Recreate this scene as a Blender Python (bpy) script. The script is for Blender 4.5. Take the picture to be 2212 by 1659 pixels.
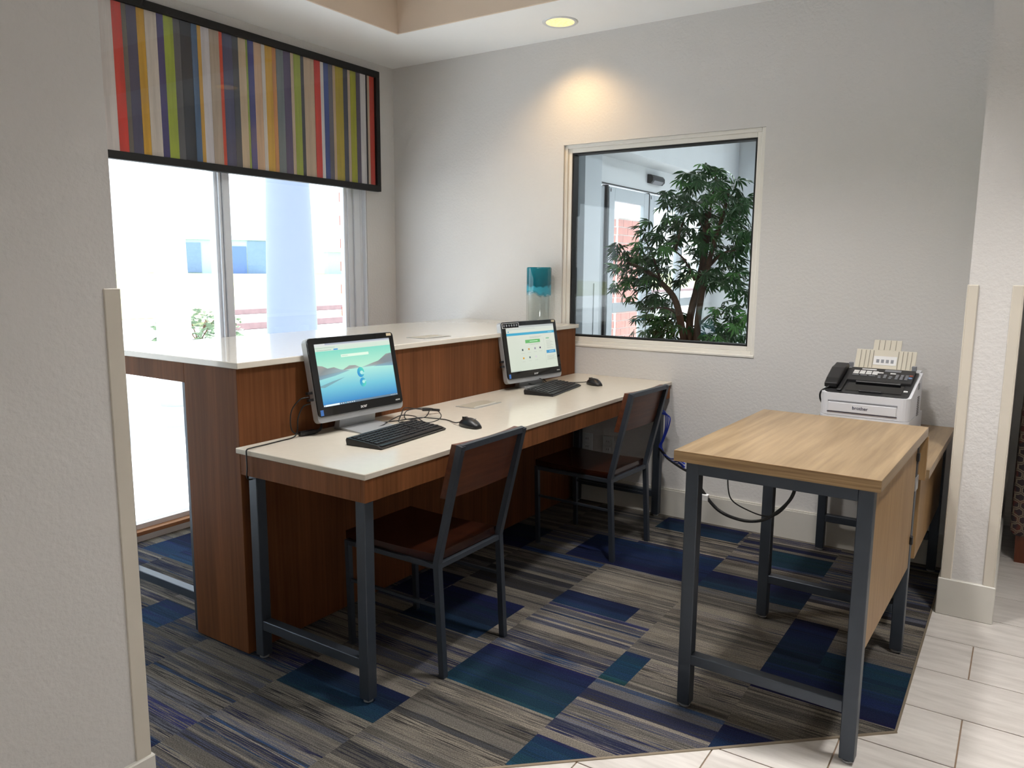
import bpy, bmesh, math, random
from mathutils import Vector, Matrix
for o in list(bpy.data.objects): bpy.data.objects.remove(o)
SC = bpy.context.scene
COL = SC.collection
# ------------------------------------------------------------------ camera
def make_camera():
    cd = bpy.data.cameras.new('camera'); co = bpy.data.objects.new('camera', cd); COL.objects.link(co)
    cd.sensor_fit = 'HORIZONTAL'; cd.sensor_width = 36.0; cd.lens = 1668.29 / 2212 * 36.0
    cd.clip_start = .05; cd.clip_end = 400
    yw, pi, ro = [math.radians(a) for a in (33.5788, 8.4826, .4168)]
    f = Vector((-math.sin(yw)*math.cos(pi), math.cos(yw)*math.cos(pi), -math.sin(pi)))
    r = Vector((math.cos(yw), math.sin(yw), 0)); u = r.cross(f)
    r2 = r*math.cos(ro) + u*math.sin(ro); u2 = -r*math.sin(ro) + u*math.cos(ro)
    m = Matrix((r2, u2, -f)).transposed().to_4x4(); m.translation = Vector((3.6184, -4.0019, 1.369))
    co.matrix_world = m; SC.camera = co
make_camera()
# ------------------------------------------------------------------ sky and exposure
W = bpy.data.worlds.new('overcast_sky'); SC.world = W; W.use_nodes = True
bg = W.node_tree.nodes['Background']; bg.inputs[0].default_value = (.86, .93, 1.0, 1); bg.inputs[1].default_value = 1.5
vs = SC.view_settings; vs.view_transform = 'Standard'; vs.look = 'None'; vs.gamma = 1; vs.use_curve_mapping = False
vs.exposure = 1.1
sd = bpy.data.lights.new('sun', 'SUN'); sd.energy = 9.5; sd.angle = math.radians(1.5); sd.color = (1, .98, .95)
so = bpy.data.objects.new('sun', sd); COL.objects.link(so); so.rotation_euler = Vector((-.06, -.62, -1.0)).to_track_quat('-Z', 'Y').to_euler()
# ------------------------------------------------------------------ materials
def lin(c):
    o = []
    for v in c[:3]:
        v = v/255.0; o.append(v/12.92 if v <= .04045 else ((v+.055)/1.055)**2.4)
    return (o[0], o[1], o[2], 1)
def new_mat(name):
    m = bpy.data.materials.new(name); m.use_nodes = True
    nt = m.node_tree; return m, nt, nt.nodes['Principled BSDF']
def tex_coord(nt, scale=(1,1,1), rot=(0,0,0), kind='Object'):
    tc = nt.nodes.new('ShaderNodeTexCoord'); mp = nt.nodes.new('ShaderNodeMapping')
    mp.inputs['Scale'].default_value = scale; mp.inputs['Rotation'].default_value = rot
    nt.links.new(tc.outputs[kind], mp.inputs[0]); return mp.outputs[0]
def noise(nt, vec, scale=5, detail=3, rough=.5):
    n = nt.nodes.new('ShaderNodeTexNoise'); n.inputs['Scale'].default_value = scale
    n.inputs['Detail'].default_value = detail; n.inputs['Roughness'].default_value = rough
    nt.links.new(vec, n.inputs['Vector']); return n.outputs[0]
def ramp(nt, fac, stops):
    r = nt.nodes.new('ShaderNodeValToRGB'); e = r.color_ramp.elements
    while len(e) < len(stops): e.new(.5)
    for i, (p, c) in enumerate(stops): e[i].position = p; e[i].color = c
    nt.links.new(fac, r.inputs[0]); return r.outputs[0]
def mixc(nt, fac, a, b, blend='MIX'):
    n = nt.nodes.new('ShaderNodeMix'); n.data_type = 'RGBA'; n.blend_type = blend
    for s, v in ((n.inputs[0], fac), (n.inputs[6], a), (n.inputs[7], b)):
        if isinstance(v, (float, int, tuple)): s.default_value = v
        else: nt.links.new(v, s)
    return n.outputs[2]
def bump(nt, bsdf, h, strength=.2, dist=.002):
    b = nt.nodes.new('ShaderNodeBump'); b.inputs['Strength'].default_value = strength; b.inputs['Distance'].default_value = dist
    nt.links.new(h, b.inputs['Height']); nt.links.new(b.outputs[0], bsdf.inputs['Normal'])
def plain(name, c, rough=.5, metal=0, var=.06, vs_=6, bmp=0, bs=150, spec=.5, emit=0):
    m, nt, b = new_mat(name); L = lin(c)
    v = tex_coord(nt)
    if var:
        d = tuple(x*(1-var) for x in L[:3])+(1,); u = tuple(min(1, x*(1+var)) for x in L[:3])+(1,)
        nt.links.new(ramp(nt, noise(nt, v, vs_, 3), [(.3, d), (.7, u)]), b.inputs['Base Color'])
    else: b.inputs['Base Color'].default_value = L
    b.inputs['Roughness'].default_value = rough; b.inputs['Metallic'].default_value = metal
    b.inputs['Specular IOR Level'].default_value = spec
    if bmp: bump(nt, b, noise(nt, v, bs, 2), bmp, .003)
    if emit: b.inputs['Emission Color'].default_value = L; b.inputs['Emission Strength'].default_value = emit
    return m
def wood(name, dark, light, stretch, rough=.35, fine=60, bands=0, coat=0, spec=.5):
    """grain runs along the axis whose stretch is small"""
    m, nt, b = new_mat(name)
    v = tex_coord(nt, stretch); n1 = noise(nt, v, fine, 4, .6)
    c = ramp(nt, n1, [(.3, lin(dark)), (.72, lin(light))])
    if bands:
        v2 = tex_coord(nt, tuple(s*(0.0 if s < .2 else 1) for s in stretch)); n2 = noise(nt, v2, bands, 0)
        c = mixc(nt, .55, c, mixc(nt, 1.0, c, ramp(nt, n2, [(.35, (.72, .72, .72, 1)), (.65, (1.22, 1.2, 1.18, 1))]), 'MULTIPLY'))
    nt.links.new(c, b.inputs['Base Color']); b.inputs['Roughness'].default_value = rough
    b.inputs['Coat Weight'].default_value = coat; b.inputs['Specular IOR Level'].default_value = spec
    bump(nt, b, n1, .05, .001); return m
def schlick(nt, f0=.04):
    g = nt.nodes.new('ShaderNodeNewGeometry'); d = nt.nodes.new('ShaderNodeVectorMath'); d.operation = 'DOT_PRODUCT'
    nt.links.new(g.outputs['Normal'], d.inputs[0]); nt.links.new(g.outputs['Incoming'], d.inputs[1])
    def mth(op, a, b=0.0):
        n = nt.nodes.new('ShaderNodeMath'); n.operation = op
        for i, q in enumerate((a, b)):
            if isinstance(q, (int, float)): n.inputs[i].default_value = q
            else: nt.links.new(q, n.inputs[i])
        return n.outputs[0]
    p = mth('POWER', mth('SUBTRACT', 1.0, mth('ABSOLUTE', d.outputs['Value'])), 5.0)
    return mth('ADD', mth('MULTIPLY', p, 1.0-f0), f0)
def glass(name, tint=(.985, .995, .99), refl=.035, rough=0.0):
    m = bpy.data.materials.new(name); m.use_nodes = True; nt = m.node_tree
    nt.nodes.remove(nt.nodes['Principled BSDF']); out = nt.nodes['Material Output']
    t = nt.nodes.new('ShaderNodeBsdfTransparent'); t.inputs[0].default_value = tint+(1,)
    g = nt.nodes.new('ShaderNodeBsdfGlossy'); g.inputs['Roughness'].default_value = rough
    mx = nt.nodes.new('ShaderNodeMixShader')
    nt.links.new(schlick(nt, refl), mx.inputs[0]); nt.links.new(t.outputs[0], mx.inputs[1]); nt.links.new(g.outputs[0], mx.inputs[2])
    nt.links.new(mx.outputs[0], out.inputs[0]); return m
def wall_mat(name, c, strength=.5):
    m, nt, b = new_mat(name); v = tex_coord(nt)
    L = lin(c)
    nt.links.new(ramp(nt, noise(nt, v, 1.5, 2), [(.3, tuple(x*.97 for x in L[:3])+(1,)), (.7, L)]), b.inputs['Base Color'])
    b.inputs['Roughness'].default_value = .75; b.inputs['Specular IOR Level'].default_value = .3
    bump(nt, b, noise(nt, v, 70, 3, .55), strength, .004); return m
def screen_mat(name, s):
    m, nt, b = new_mat(name)
    a = nt.nodes.new('ShaderNodeVertexColor'); a.layer_name = 'Col'
    b.inputs['Base Color'].default_value = (.01, .01, .01, 1)
    nt.links.new(a.outputs[0], b.inputs['Emission Color']); b.inputs['Emission Strength'].default_value = s
    b.inputs['Roughness'].default_value = .12; return m
def carpet_mat():
    m, nt, b = new_mat('carpet_loop')
    A = nt.nodes.new('ShaderNodeVertexColor'); A.layer_name = 'Col'
    B = nt.nodes.new('ShaderNodeVertexColor'); B.layer_name = 'ColB'
    v = tex_coord(nt, (6, 300, 1)); n = noise(nt, v, 1.0, 2, .5)
    f = ramp(nt, n, [(.49, (0, 0, 0, 1)), (.56, (1, 1, 1, 1))])
    c = mixc(nt, f, A.outputs[0], B.outputs[0])
    v2 = tex_coord(nt, (1, 1, 1)); n2 = noise(nt, v2, 260, 2, .7)
    c = mixc(nt, 1.0, c, ramp(nt, n2, [(.3, (.55, .54, .52, 1)), (.75, (1.65, 1.62, 1.56, 1))]), 'MULTIPLY')
    nt.links.new(c, b.inputs['Base Color']); b.inputs['Roughness'].default_value = .95; b.inputs['Specular IOR Level'].default_value = .1
    bump(nt, b, n2, .6, .004); return m
def tile_mat():
    m, nt, b = new_mat('porcelain_tile')
    oi = nt.nodes.new('ShaderNodeObjectInfo')
    tc = nt.nodes.new('ShaderNodeTexCoord'); ad = nt.nodes.new('ShaderNodeVectorMath'); ad.operation = 'ADD'
    nt.links.new(tc.outputs['Object'], ad.inputs[0]); nt.links.new(oi.outputs['Random'], ad.inputs[1])
    mp = nt.nodes.new('ShaderNodeMapping'); mp.inputs['Scale'].default_value = (2, 14, 1); nt.links.new(ad.outputs[0], mp.inputs[0])
    n = noise(nt, mp.outputs[0], 2.2, 5, .6)
    nt.links.new(ramp(nt, n, [(.3, lin((196, 190, 184))), (.7, lin((226, 221, 216)))]), b.inputs['Base Color'])
    b.inputs['Roughness'].default_value = .28; return m
def hex_fabric():
    m, nt, b = new_mat('hexagon_fabric')
    tc = nt.nodes.new('ShaderNodeTexCoord')
    sx = nt.nodes.new('ShaderNodeSeparateXYZ'); nt.links.new(tc.outputs['Object'], sx.inputs[0])
    def mth(op, a, c=None, cl=None):
        n = nt.nodes.new('ShaderNodeMath'); n.operation = op
        for i, q in enumerate((a, c)):
            if q is None: continue
            if isinstance(q, (int, float)): n.inputs[i].default_value = q
            else: nt.links.new(q, n.inputs[i])
        return n.outputs[0]
    u = mth('MULTIPLY', mth('ADD', sx.outputs[0], mth('MULTIPLY', sx.outputs[1], .7)), 30.0); w = mth('MULTIPLY', sx.outputs[2], 24.0)
    def cell(off):
        gx = mth('SUBTRACT', mth('FRACT', mth('ADD', u, off)), .5)
        gy = mth('SUBTRACT', mth('MULTIPLY', mth('FRACT', mth('ADD', mth('DIVIDE', w, 1.732), off)), 1.732), .866)
        return mth('ABSOLUTE', gx), mth('ABSOLUTE', gy)
    d = []
    for off in (0.0, .5):
        gx, gy = cell(off); d.append(mth('MAXIMUM', gx, mth('ADD', mth('MULTIPLY', gx, .5), mth('MULTIPLY', gy, .866))))
    h = mth('MINIMUM', d[0], d[1])
    n = noise(nt, tc.outputs['Object'], 9, 1)
    inner = ramp(nt, n, [(.42, lin((58, 48, 52))), (.5, lin((105, 52, 42))), (.58, lin((62, 50, 55)))])
    edge = ramp(nt, h, [(.34, (0, 0, 0, 1)), (.37, (1, 1, 1, 1)), (.43, (1, 1, 1, 1)), (.47, (.2, .2, .2, 1))])
    nt.links.new(mixc(nt, edge, inner, lin((140, 128, 108))), b.inputs['Base Color']); b.inputs['Roughness'].default_value = .9
    return m
MT = {}
def setup_materials():
    M = MT
    M['wall'] = wall_mat('wall_paint', (221, 219, 217)); M['guard'] = plain('guard_vinyl', (214, 207, 194), .45, var=.02)
    M['base'] = plain('baseboard_paint', (216, 213, 205), .4, var=.03)
    M['ceil'] = wall_mat('ceiling_paint', (248, 249, 249), .1); M['tray'] = wall_mat('tray_warm_tone', (222, 203, 184), .1)  # tray tan holds warm reflected light in its colour
    M['white'] = plain('white_paint', (222, 226, 228), .5, var=.02); M['vest'] = plain('vestibule_paint', (206, 212, 216), .6, var=.02)
    M['alu'] = plain('window_aluminium', (232, 238, 246), .35, var=.02); M['frame2'] = plain('window_frame_paint', (236, 233, 226), .4, var=.02); M['door'] = plain('door_aluminium', (186, 195, 202), .35, var=.02)
    M['gasket'] = plain('rubber_gasket', (14, 14, 16), .6, var=0)
    M['glass'] = glass('window_glass'); M['picglass'] = glass('picture_glass', (.97, .97, .97))
    M['quartz'] = plain('white_quartz', (222, 216, 205), .07, var=.015, vs_=40); M['quartz2'] = plain('white_quartz_desk', (210, 203, 189), .16, var=.015, vs_=40)
    M['cherry'] = wood('cherry_veneer', (100, 61, 36), (122, 77, 47), (1, 1, .03), .6, 70, 9, spec=.12)
    M['cherry_h'] = wood('cherry_apron', (104, 64, 37), (128, 82, 50), (1, 1, .05), .6, 70, 9, spec=.12)
    M['walnut'] = wood('walnut_seat', (36, 16, 10), (64, 30, 17), (.06, 1, 1), .2, 40, 0, .3)
    M['backwood'] = wood('walnut_backrest', (70, 36, 22), (108, 62, 40), (1, .06, 1), .35, 40)
    M['steel'] = plain('charcoal_steel', (70, 77, 87), .40, .5, .05, 20)
    M['black'] = plain('black_plastic', (22, 22, 25), .38, var=.05, vs_=40); M['blackgloss'] = plain('black_gloss', (8, 8, 10), .06, var=0)
    M['cable'] = plain('black_cable', (18, 18, 20), .5, var=0); M['blue_cable'] = plain('blue_cable', (24, 46, 150), .45, var=0)
    M['silver'] = plain('silver_plastic', (172, 174, 176), .32, .35, .02); M['key'] = plain('key_plastic', (30, 30, 33), .45, var=0)
    M['oak'] = wood('oak_laminate', (122, 100, 72), (158, 135, 103), (1, .05, 1), .33, 45)
    M['oak_edge'] = wood('oak_edge', (130, 100, 66), (192, 160, 116), (.04, 1, 1.6), .4, 90); M['oak_panel'] = wood('oak_panel', (140, 108, 70), (166, 134, 92), (1, 1, .06), .45, 60)
    M['fax_white'] = plain('fax_white', (214, 216, 222), .35, var=.01); M['fax_tray'] = plain('fax_beige', (206, 199, 182), .5, var=.02)
    M['fax_rib'] = plain('fax_rib', (150, 144, 130), .5, var=0); M['fax_dark'] = plain('fax_charcoal', (38, 38, 40), .4, var=.03); M['ink'] = plain('dark_ink', (30, 32, 70), .5, var=0)
    M['paper'] = plain('white_print', (225, 225, 225), .5, var=0); M['grey'] = plain('grey_print', (130, 132, 138), .5, var=0)
    M['tan'] = plain('tan_sticker', (205, 190, 160), .6, var=0); M['bluest'] = plain('blue_sticker', (70, 120, 195), .4, var=0)
    M['cover'] = plain('cover_plate', (170, 164, 148), .4, var=.02); M['carpet'] = carpet_mat(); M['tile'] = tile_mat(); M['grout'] = plain('grout', (150, 128, 108), .9, var=.1, vs_=30)
    M['strip'] = plain('transition_strip', (150, 138, 120), .4, .4, .03)
    M['brick'] = plain('red_brick', (168, 92, 74), .85, var=.25, vs_=7, bmp=.3, bs=60); M['mortar'] = plain('mortar', (200, 190, 180), .9, var=.05)
    M['leaf'] = plain('leaf_green', (46, 94, 46), .4, var=.35, vs_=3); M['leaf2'] = plain('leaf_light_green', (78, 136, 62), .4, var=.3, vs_=3)
    M['bark'] = wood('tree_bark', (58, 42, 34), (112, 82, 62), (1, 1, .2), .8, 30); M['pot'] = plain('pot_wicker', (120, 88, 58), .8, var=.3, vs_=40)
    M['concrete'] = plain('drive_concrete', (198, 203, 208), .9, var=.06, vs_=2); M['column'] = plain('column_shade_tone', (134, 146, 166), .6, var=.01); M['grass'] = plain('lawn', (142, 150, 112), .95, var=.25, vs_=1.2)  # column: white paint darkened to blue-grey to carry the shade
    M['curb'] = plain('red_curb', (128, 104, 106), .8, var=.1); M['metal_w'] = plain('metal_siding', (176, 198, 205), .6, var=.03)
    M['metal_b'] = plain('blue_door', (96, 126, 186), .5, var=.03); M['metal_d'] = plain('grey_blue_siding', (120, 146, 186), .6, var=.05)
    M['shrub'] = plain('shrub_leaf', (104, 124, 98), .8, var=.3); M['hex'] = hex_fabric(); M['sofaleg'] = wood('sofa_leg', (84, 40, 22), (120, 62, 36), (1, 1, .1), .4, 30)
    M['sill'] = plain('brown_sill', (176, 128, 92), .5, var=.05)
setup_materials()
# ------------------------------------------------------------------ mesh builder
class MB:
    def __init__(s): s.bm = bmesh.new()
    def box(s, x0, x1, y0, y1, z0, z1, bev=0, mat=None, seg=1):
        vs = [s.bm.verts.new(Vector((x, y, z))) for x in (x0, x1) for y in (y0, y1) for z in (z0, z1)]
        fs = [s.bm.faces.new([vs[i] for i in q]) for q in ((0,1,3,2), (4,6,7,5), (0,4,5,1), (2,3,7,6), (0,2,6,4), (1,5,7,3))]
        if mat is not None:
            for v in vs: v.co = mat @ v.co
        if bev:
            es = list({e for f in fs for e in f.edges})
            bmesh.ops.bevel(s.bm, geom=es, offset=bev, segments=seg, affect='EDGES', profile=.6)
        return s
    def prism(s, poly, a0, a1, axis='y', mat=None, bev=0):
        def P(q, a):
            v = {'x': (a, q[0], q[1]), 'y': (q[0], a, q[1]), 'z': (q[0], q[1], a)}[axis]
            v = Vector(v); return mat @ v if mat is not None else v
        A = [s.bm.verts.new(P(q, a0)) for q in poly]; B = [s.bm.verts.new(P(q, a1)) for q in poly]; n = len(poly)
        fs = [s.bm.faces.new(A), s.bm.faces.new(B[::-1])]
        for i in range(n): fs.append(s.bm.faces.new((A[i], B[i], B[(i+1) % n], A[(i+1) % n])))
        if bev:
            es = list({e for f in fs for e in f.edges}); bmesh.ops.bevel(s.bm, geom=es, offset=bev, segments=2, affect='EDGES', profile=.6)
        return s
    def tube(s, pts, r, n=8, sq=False, taper=None):
        pts = [Vector(p) for p in pts]; rings = []
        up = Vector((0, 0, 1)); prev = None
        for i, p in enumerate(pts):
            d = (pts[min(i+1, len(pts)-1)] - pts[max(i-1, 0)]).normalized()
            a = prev if prev is not None else (up if abs(d.z) < .9 else Vector((0, 1, 0)))
            a = (a - d*a.dot(d)); a = a.normalized() if a.length > 1e-6 else d.orthogonal().normalized(); prev = a
            b = d.cross(a); R = r*(taper[i] if taper else 1)
            nn = 4 if sq else n; off = math.pi/4 if sq else 0; R = R*math.sqrt(2) if sq else R
            if sq and 0 < i < len(pts)-1:
                d0 = (p-pts[i-1]).normalized(); R = R/max(.6, math.cos(d0.angle(d)))
            rings.append([s.bm.verts.new(p + (a*math.cos(off+2*math.pi*k/nn) + b*math.sin(off+2*math.pi*k/nn))*R) for k in range(nn)])
        for q0, q1 in zip(rings, rings[1:]):
            m = len(q0)
            for k in range(m): s.bm.faces.new((q0[k], q0[(k+1) % m], q1[(k+1) % m], q1[k]))
        s.bm.faces.new(rings[0][::-1]); s.bm.faces.new(rings[-1]); return s
    def lathe(s, prof, c=(0, 0, 0), n=24, cap=True):
        rings = [[s.bm.verts.new((c[0]+r*math.cos(2*math.pi*k/n), c[1]+r*math.sin(2*math.pi*k/n), c[2]+z)) for k in range(n)] for r, z in prof]
        for a, b in zip(rings, rings[1:]):
            for k in range(n): s.bm.faces.new((a[k], a[(k+1) % n], b[(k+1) % n], b[k]))
        if cap: s.bm.faces.new(rings[0][::-1]); s.bm.faces.new(rings[-1])
        return s
    def poly(s, pts):
        s.bm.faces.new([s.bm.verts.new(Vector(p)) for p in pts]); return s
    def xform(s, m): bmesh.ops.transform(s.bm, matrix=m, verts=s.bm.verts[:]); return s
    def mesh(s, name, mat, smooth=False, recalc=True):
        if recalc: bmesh.ops.recalc_face_normals(s.bm, faces=s.bm.faces[:])
        me = bpy.data.meshes.new(name); s.bm.to_mesh(me); s.bm.free()
        if mat is not None: me.materials.append(MT[mat] if isinstance(mat, str) else mat)
        if smooth:
            for p in me.polygons: p.use_smooth = True
        return me
    def obj(s, name, mat, parent=None, smooth=False, **kw): return link(name, s.mesh(name, mat, smooth), parent, **kw)
def link(name, me, parent=None, loc=None, rot=None, label=None, cat=None, group=None, kind=None, world=False):
    o = bpy.data.objects.new(name, me); COL.objects.link(o)
    if loc is not None: o.location = loc
    if rot is not None: o.rotation_euler = rot
    if parent is not None:
        o.parent = parent
        if world:
            rm = Matrix.LocRotScale(parent.location, parent.rotation_euler, None); o.matrix_parent_inverse = rm.inverted()
    for k, v in (('label', label), ('category', cat), ('group', group), ('kind', kind)):
        if v: o[k] = v
    return o
def thing(name, label, cat, loc=(0, 0, 0), rz=0, group=None):
    return link(name, None, None, loc, (0, 0, rz), label, cat, group)
def copy_tree(o, parent=None):
    c = o.copy(); COL.objects.link(c)
    if parent is not None: c.parent = parent
    for ch in list(o.children): copy_tree(ch, c)
    return c
def struct(name, mb, mat, label=None, parent=None, smooth=False):
    return mb.obj(name, mat, parent, smooth, label=label, kind=None if parent else 'structure')
def text_mesh(name, txt, size, mat, parent, m, sx=1.0, shear=0.0, depth=.0004):
    cu = bpy.data.curves.new(name, 'FONT'); cu.body = txt; cu.size = size; cu.align_x = 'CENTER'; cu.align_y = 'CENTER'; cu.shear = shear; cu.resolution_u = 3
    cu.extrude = depth
    t = bpy.data.objects.new(name, cu); COL.objects.link(t)
    me = bpy.data.meshes.new_from_object(t.evaluated_get(bpy.context.evaluated_depsgraph_get()))
    bpy.data.objects.remove(t); bpy.data.curves.remove(cu)
    me.transform(m @ Matrix.Diagonal((sx, 1, 1, 1))); me.name = name; me.materials.clear(); me.materials.append(MT[mat])
    return link(name, me, parent)
def spline(ctrl, n=8):
    P = [Vector(p) for p in ctrl]; P = [P[0]*2-P[1]] + P + [P[-1]*2-P[-2]]; out = []
    for i in range(1, len(P)-2):
        for k in range(n):
            t = k/n; a, b, c, d = P[i-1], P[i], P[i+1], P[i+2]
            out.append(.5*((2*b) + (c-a)*t + (2*a-5*b+4*c-d)*t*t + (3*b-a-3*c+d)*t**3))
    out.append(P[-2]); return out
def rrect(w, h, r, n=4, cx=0, cy=0):
    pts = []
    for (sx, sy, a0) in ((1, 1, 0), (-1, 1, 90), (-1, -1, 180), (1, -1, 270)):
        for k in range(n+1):
            a = math.radians(a0+90*k/n); pts.append((cx+sx*(w/2-r)+r*math.cos(a), cy+sy*(h/2-r)+r*math.sin(a)))
    return pts
def clip(poly, nx, ny, c):
    """keep the side nx*x+ny*y <= c"""
    out = []
    for i in range(len(poly)):
        a, b = poly[i], poly[(i+1) % len(poly)]
        da, db = nx*a[0]+ny*a[1]-c, nx*b[0]+ny*b[1]-c
        if da <= 0: out.append(a)
        if (da < 0 < db) or (db < 0 < da):
            t = da/(da-db); out.append((a[0]+t*(b[0]-a[0]), a[1]+t*(b[1]-a[1])))
    return out
# ------------------------------------------------------------------ the room shell
H = 2.664; EX = 3.397                                   # soffit height, carpet edge
DA, DB = Vector((1.862, -2.968)), Vector((EX, -1.574))  # diagonal carpet edge
_d = (DB-DA).normalized(); DN = Vector((_d.y, -_d.x)); DC = DN.dot(DA)
def build_shell():
    fl = MB().box(-.15, 7, -7.5, 5.2, -.12, -.004); floor = struct('floor', fl, 'grout')
    # back wall with the vestibule window
    b = MB(); t = .16
    x0, x1, z0, z1 = 1.309, 2.4615, .932, 2.076
    b.box(-.16, x0, 0, t, 0, 3.0).box(x1, 3.425, 0, t, 0, 3.0).box(x0, x1, 0, t, 0, z0).box(x0, x1, 0, t, z1, 3.0)
    struct('wall_back', b, 'wall')
    # left wall with the tall glazing
    b = MB(); b.box(-.16, 0, -.267, 0, 0, 3.0).box(-.16, 0, -7.5, -.267, 2.02, 3.0).box(-.16, 0, -7.5, -3.42, 0, 2.02).box(-.16, 0, -3.42, -.267, 0, .045)
    struct('wall_left', b, 'wall')
    s = MB().box(1.71, 1.862, -3.8, -3.01, 0, 3.0); st = struct('wall_near', s, 'wall')
    MB().box(1.858, 1.866, -3.044, -3.008, .14, 1.318, .002).box(1.70, 1.866, -3.012, -3.004, .14, 1.318, .002).obj('corner_guard', 'guard', st)
    c = MB().box(3.425, 3.60, -.563, 5.0, 0, 3.0); cw = struct('wall_right', c, 'wall')
    MB().box(3.423, 3.459, -.570, -.562, .15, 1.322, .003).box(3.420, 3.426, -.570, -.53, .15, 1.322, .002).obj('corner_guard', 'guard', cw)
    MB().box(3.566, 3.602, -.570, -.562, .15, 1.322, .003).box(3.599, 3.605, -.570, -.53, .15, 1.322, .002).obj('corner_guard', 'guard', cw)
    struct('baseboard_right', MB().box(3.413, 3.612, -.577, 5.0, 0, .152, .003), 'base')
    struct('baseboard_near', MB().box(1.70, 1.874, -3.81, -2.998, 0, .145, .003), 'base')
    struct('baseboard_back', MB().box(0, 3.42, -.014, 0, 0, .147).box(0, 3.42, -.010, 0, .147, .155), 'base')
    struct('baseboard_left', MB().box(0, .012, -7.5, 0, 0, .03), 'white')
    struct('trim_sill', MB().box(-.10, .014, -3.42, -.267, .03, .05, .002), 'sill')
    # ceiling: soffit ring around the raised tray
    b = MB(); X0, X1, Y0, Y1 = .54, 5.4, -4.6, -.553
    b.box(-.16, X0, -7.5, .16, H, H+.05).box(X1, 7, -7.5, 1.6, H, H+.05).box(X0, X1, Y1, .16, H, H+.05).box(X0, X1, -7.5, Y0, H, H+.05).box(3.425, X1, .16, 1.6, H, H+.05)
    ce = struct('ceiling', b, 'ceil')
    b = MB().box(X0, X0+.012, Y0, Y1, H+.0005, H+.32).box(X1-.012, X1, Y0, Y1, H+.0005, H+.32).box(X0+.012, X1-.012, Y1-.012, Y1, H+.0005, H+.32).box(X0+.012, X1-.012, Y0, Y0+.012, H+.0005, H+.32)
    b.obj('tray_riser', 'tray', ce)
    MB().box(X0-.02, X1+.02, Y0-.02, Y1+.02, H+.32, H+.36).obj('tray_panel', 'ceil', ce)
    struct('wall_lobby', MB().box(5.9, 6.0, -7.5, 1.6, 0, 3.0), 'wall')
    struct('wall_front', MB().box(-.16, 5.9, -7.6, -7.5, 0, 3.0), 'wall')
    struct('wall_far', MB().box(3.60, 7, 1.6, 1.7, 0, 3.0), 'wall')
    struct('trim_carpet_edge', MB().prism([tuple(DA+DN*.0), tuple(DB), tuple(DB+DN*.007+Vector((.004, 0))), tuple(DA+DN*.007)], -.003, .0035, 'z').box(EX, EX+.007, -1.574, 0, -.003, .0035), 'strip')
    return floor
floor = build_shell()
# ------------------------------------------------------------------ window 1 (left, tall glazing), window 2 (to the vestibule)
def build_windows():
    w = MB().box(-.10, -.03, -.30, -.267, .05, 2.02, .003).box(-.10, -.03, -3.42, -3.39, .05, 2.02, .003).box(-.10, -.03, -3.39, -.30, .05, .075).box(-.10, -.03, -3.39, -.30, 1.99, 2.02)
    wo = struct('window_1', w, 'alu')
    MB().box(-.085, -.045, -.425, -.30, .075, 1.99, .004).box(-.045, -.035, -.40, -.385, .075, 1.99).box(-.045, -.030, -.35, -.30, .075, 1.99, .003).obj('sash_stile', 'alu', wo)
    MB().box(-.12, -.005, -.279, -.2672, .05, 2.02, .002).obj('jamb_liner', 'alu', wo)
    for y in (-1.328, -2.39):
        m = MB().box(-.095, -.035, y-.046, y+.046, .075, 1.99, .004).box(-.033, -.02, y-.03, y-.018, .075, 1.99).box(-.033, -.02, y-.006, y+.04, .075, 1.99, .003)
        m.obj('mullion', 'alu', wo)
    for y0, y1 in ((-3.39, -2.436), (-2.344, -1.374), (-1.282, -.425)):
        MB().box(-.068, -.062, y0, y1, .075, 1.99).obj('pane', 'glass', wo)
    x0, x1, z0, z1 = 1.309, 2.4615, .932, 2.076
    f = MB(); a = .012
    def ring(mb, i, j, ya, yb, bev=.002):
        mb.box(x0+i, x0+j, ya, yb, z0+i, z1-i, bev).box(x1-j, x1-i, ya, yb, z0+i, z1-i, bev).box(x0+j, x1-j, ya, yb, z0+i, z0+j, bev).box(x0+j, x1-j, ya, yb, z1-j, z1-i, bev)
    ring(f, .0, .020, .012, .09); ring(f, .020, .044, .022, .09)
    w2 = struct('window_2', f, 'frame2')
    g = MB(); ring(g, .044, .054, .028, .085, 0); g.obj('gasket', 'gasket', w2)
    MB().box(x0+.05, x1-.05, .050, .056, z0+.05, z1-.05).obj('pane', 'glass', w2)
    s = MB().box(x0, x1, -.006, .012, z0-.012, z0+.002, .003).obj('window_stool', 'frame2', w2)
build_windows()
# ------------------------------------------------------------------ floor coverings
G = [(112, 107, 101), (98, 95, 90), (85, 83, 79), (122, 116, 108), (104, 100, 95), (90, 87, 84), (116, 111, 104), (70, 69, 68)]
NAVY, BLUE, TEAL, DTEAL, SLATE, LBLUE = (24, 28, 58), (26, 44, 70), (28, 58, 74), (26, 47, 62), (66, 69, 79), (40, 66, 96)
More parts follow.
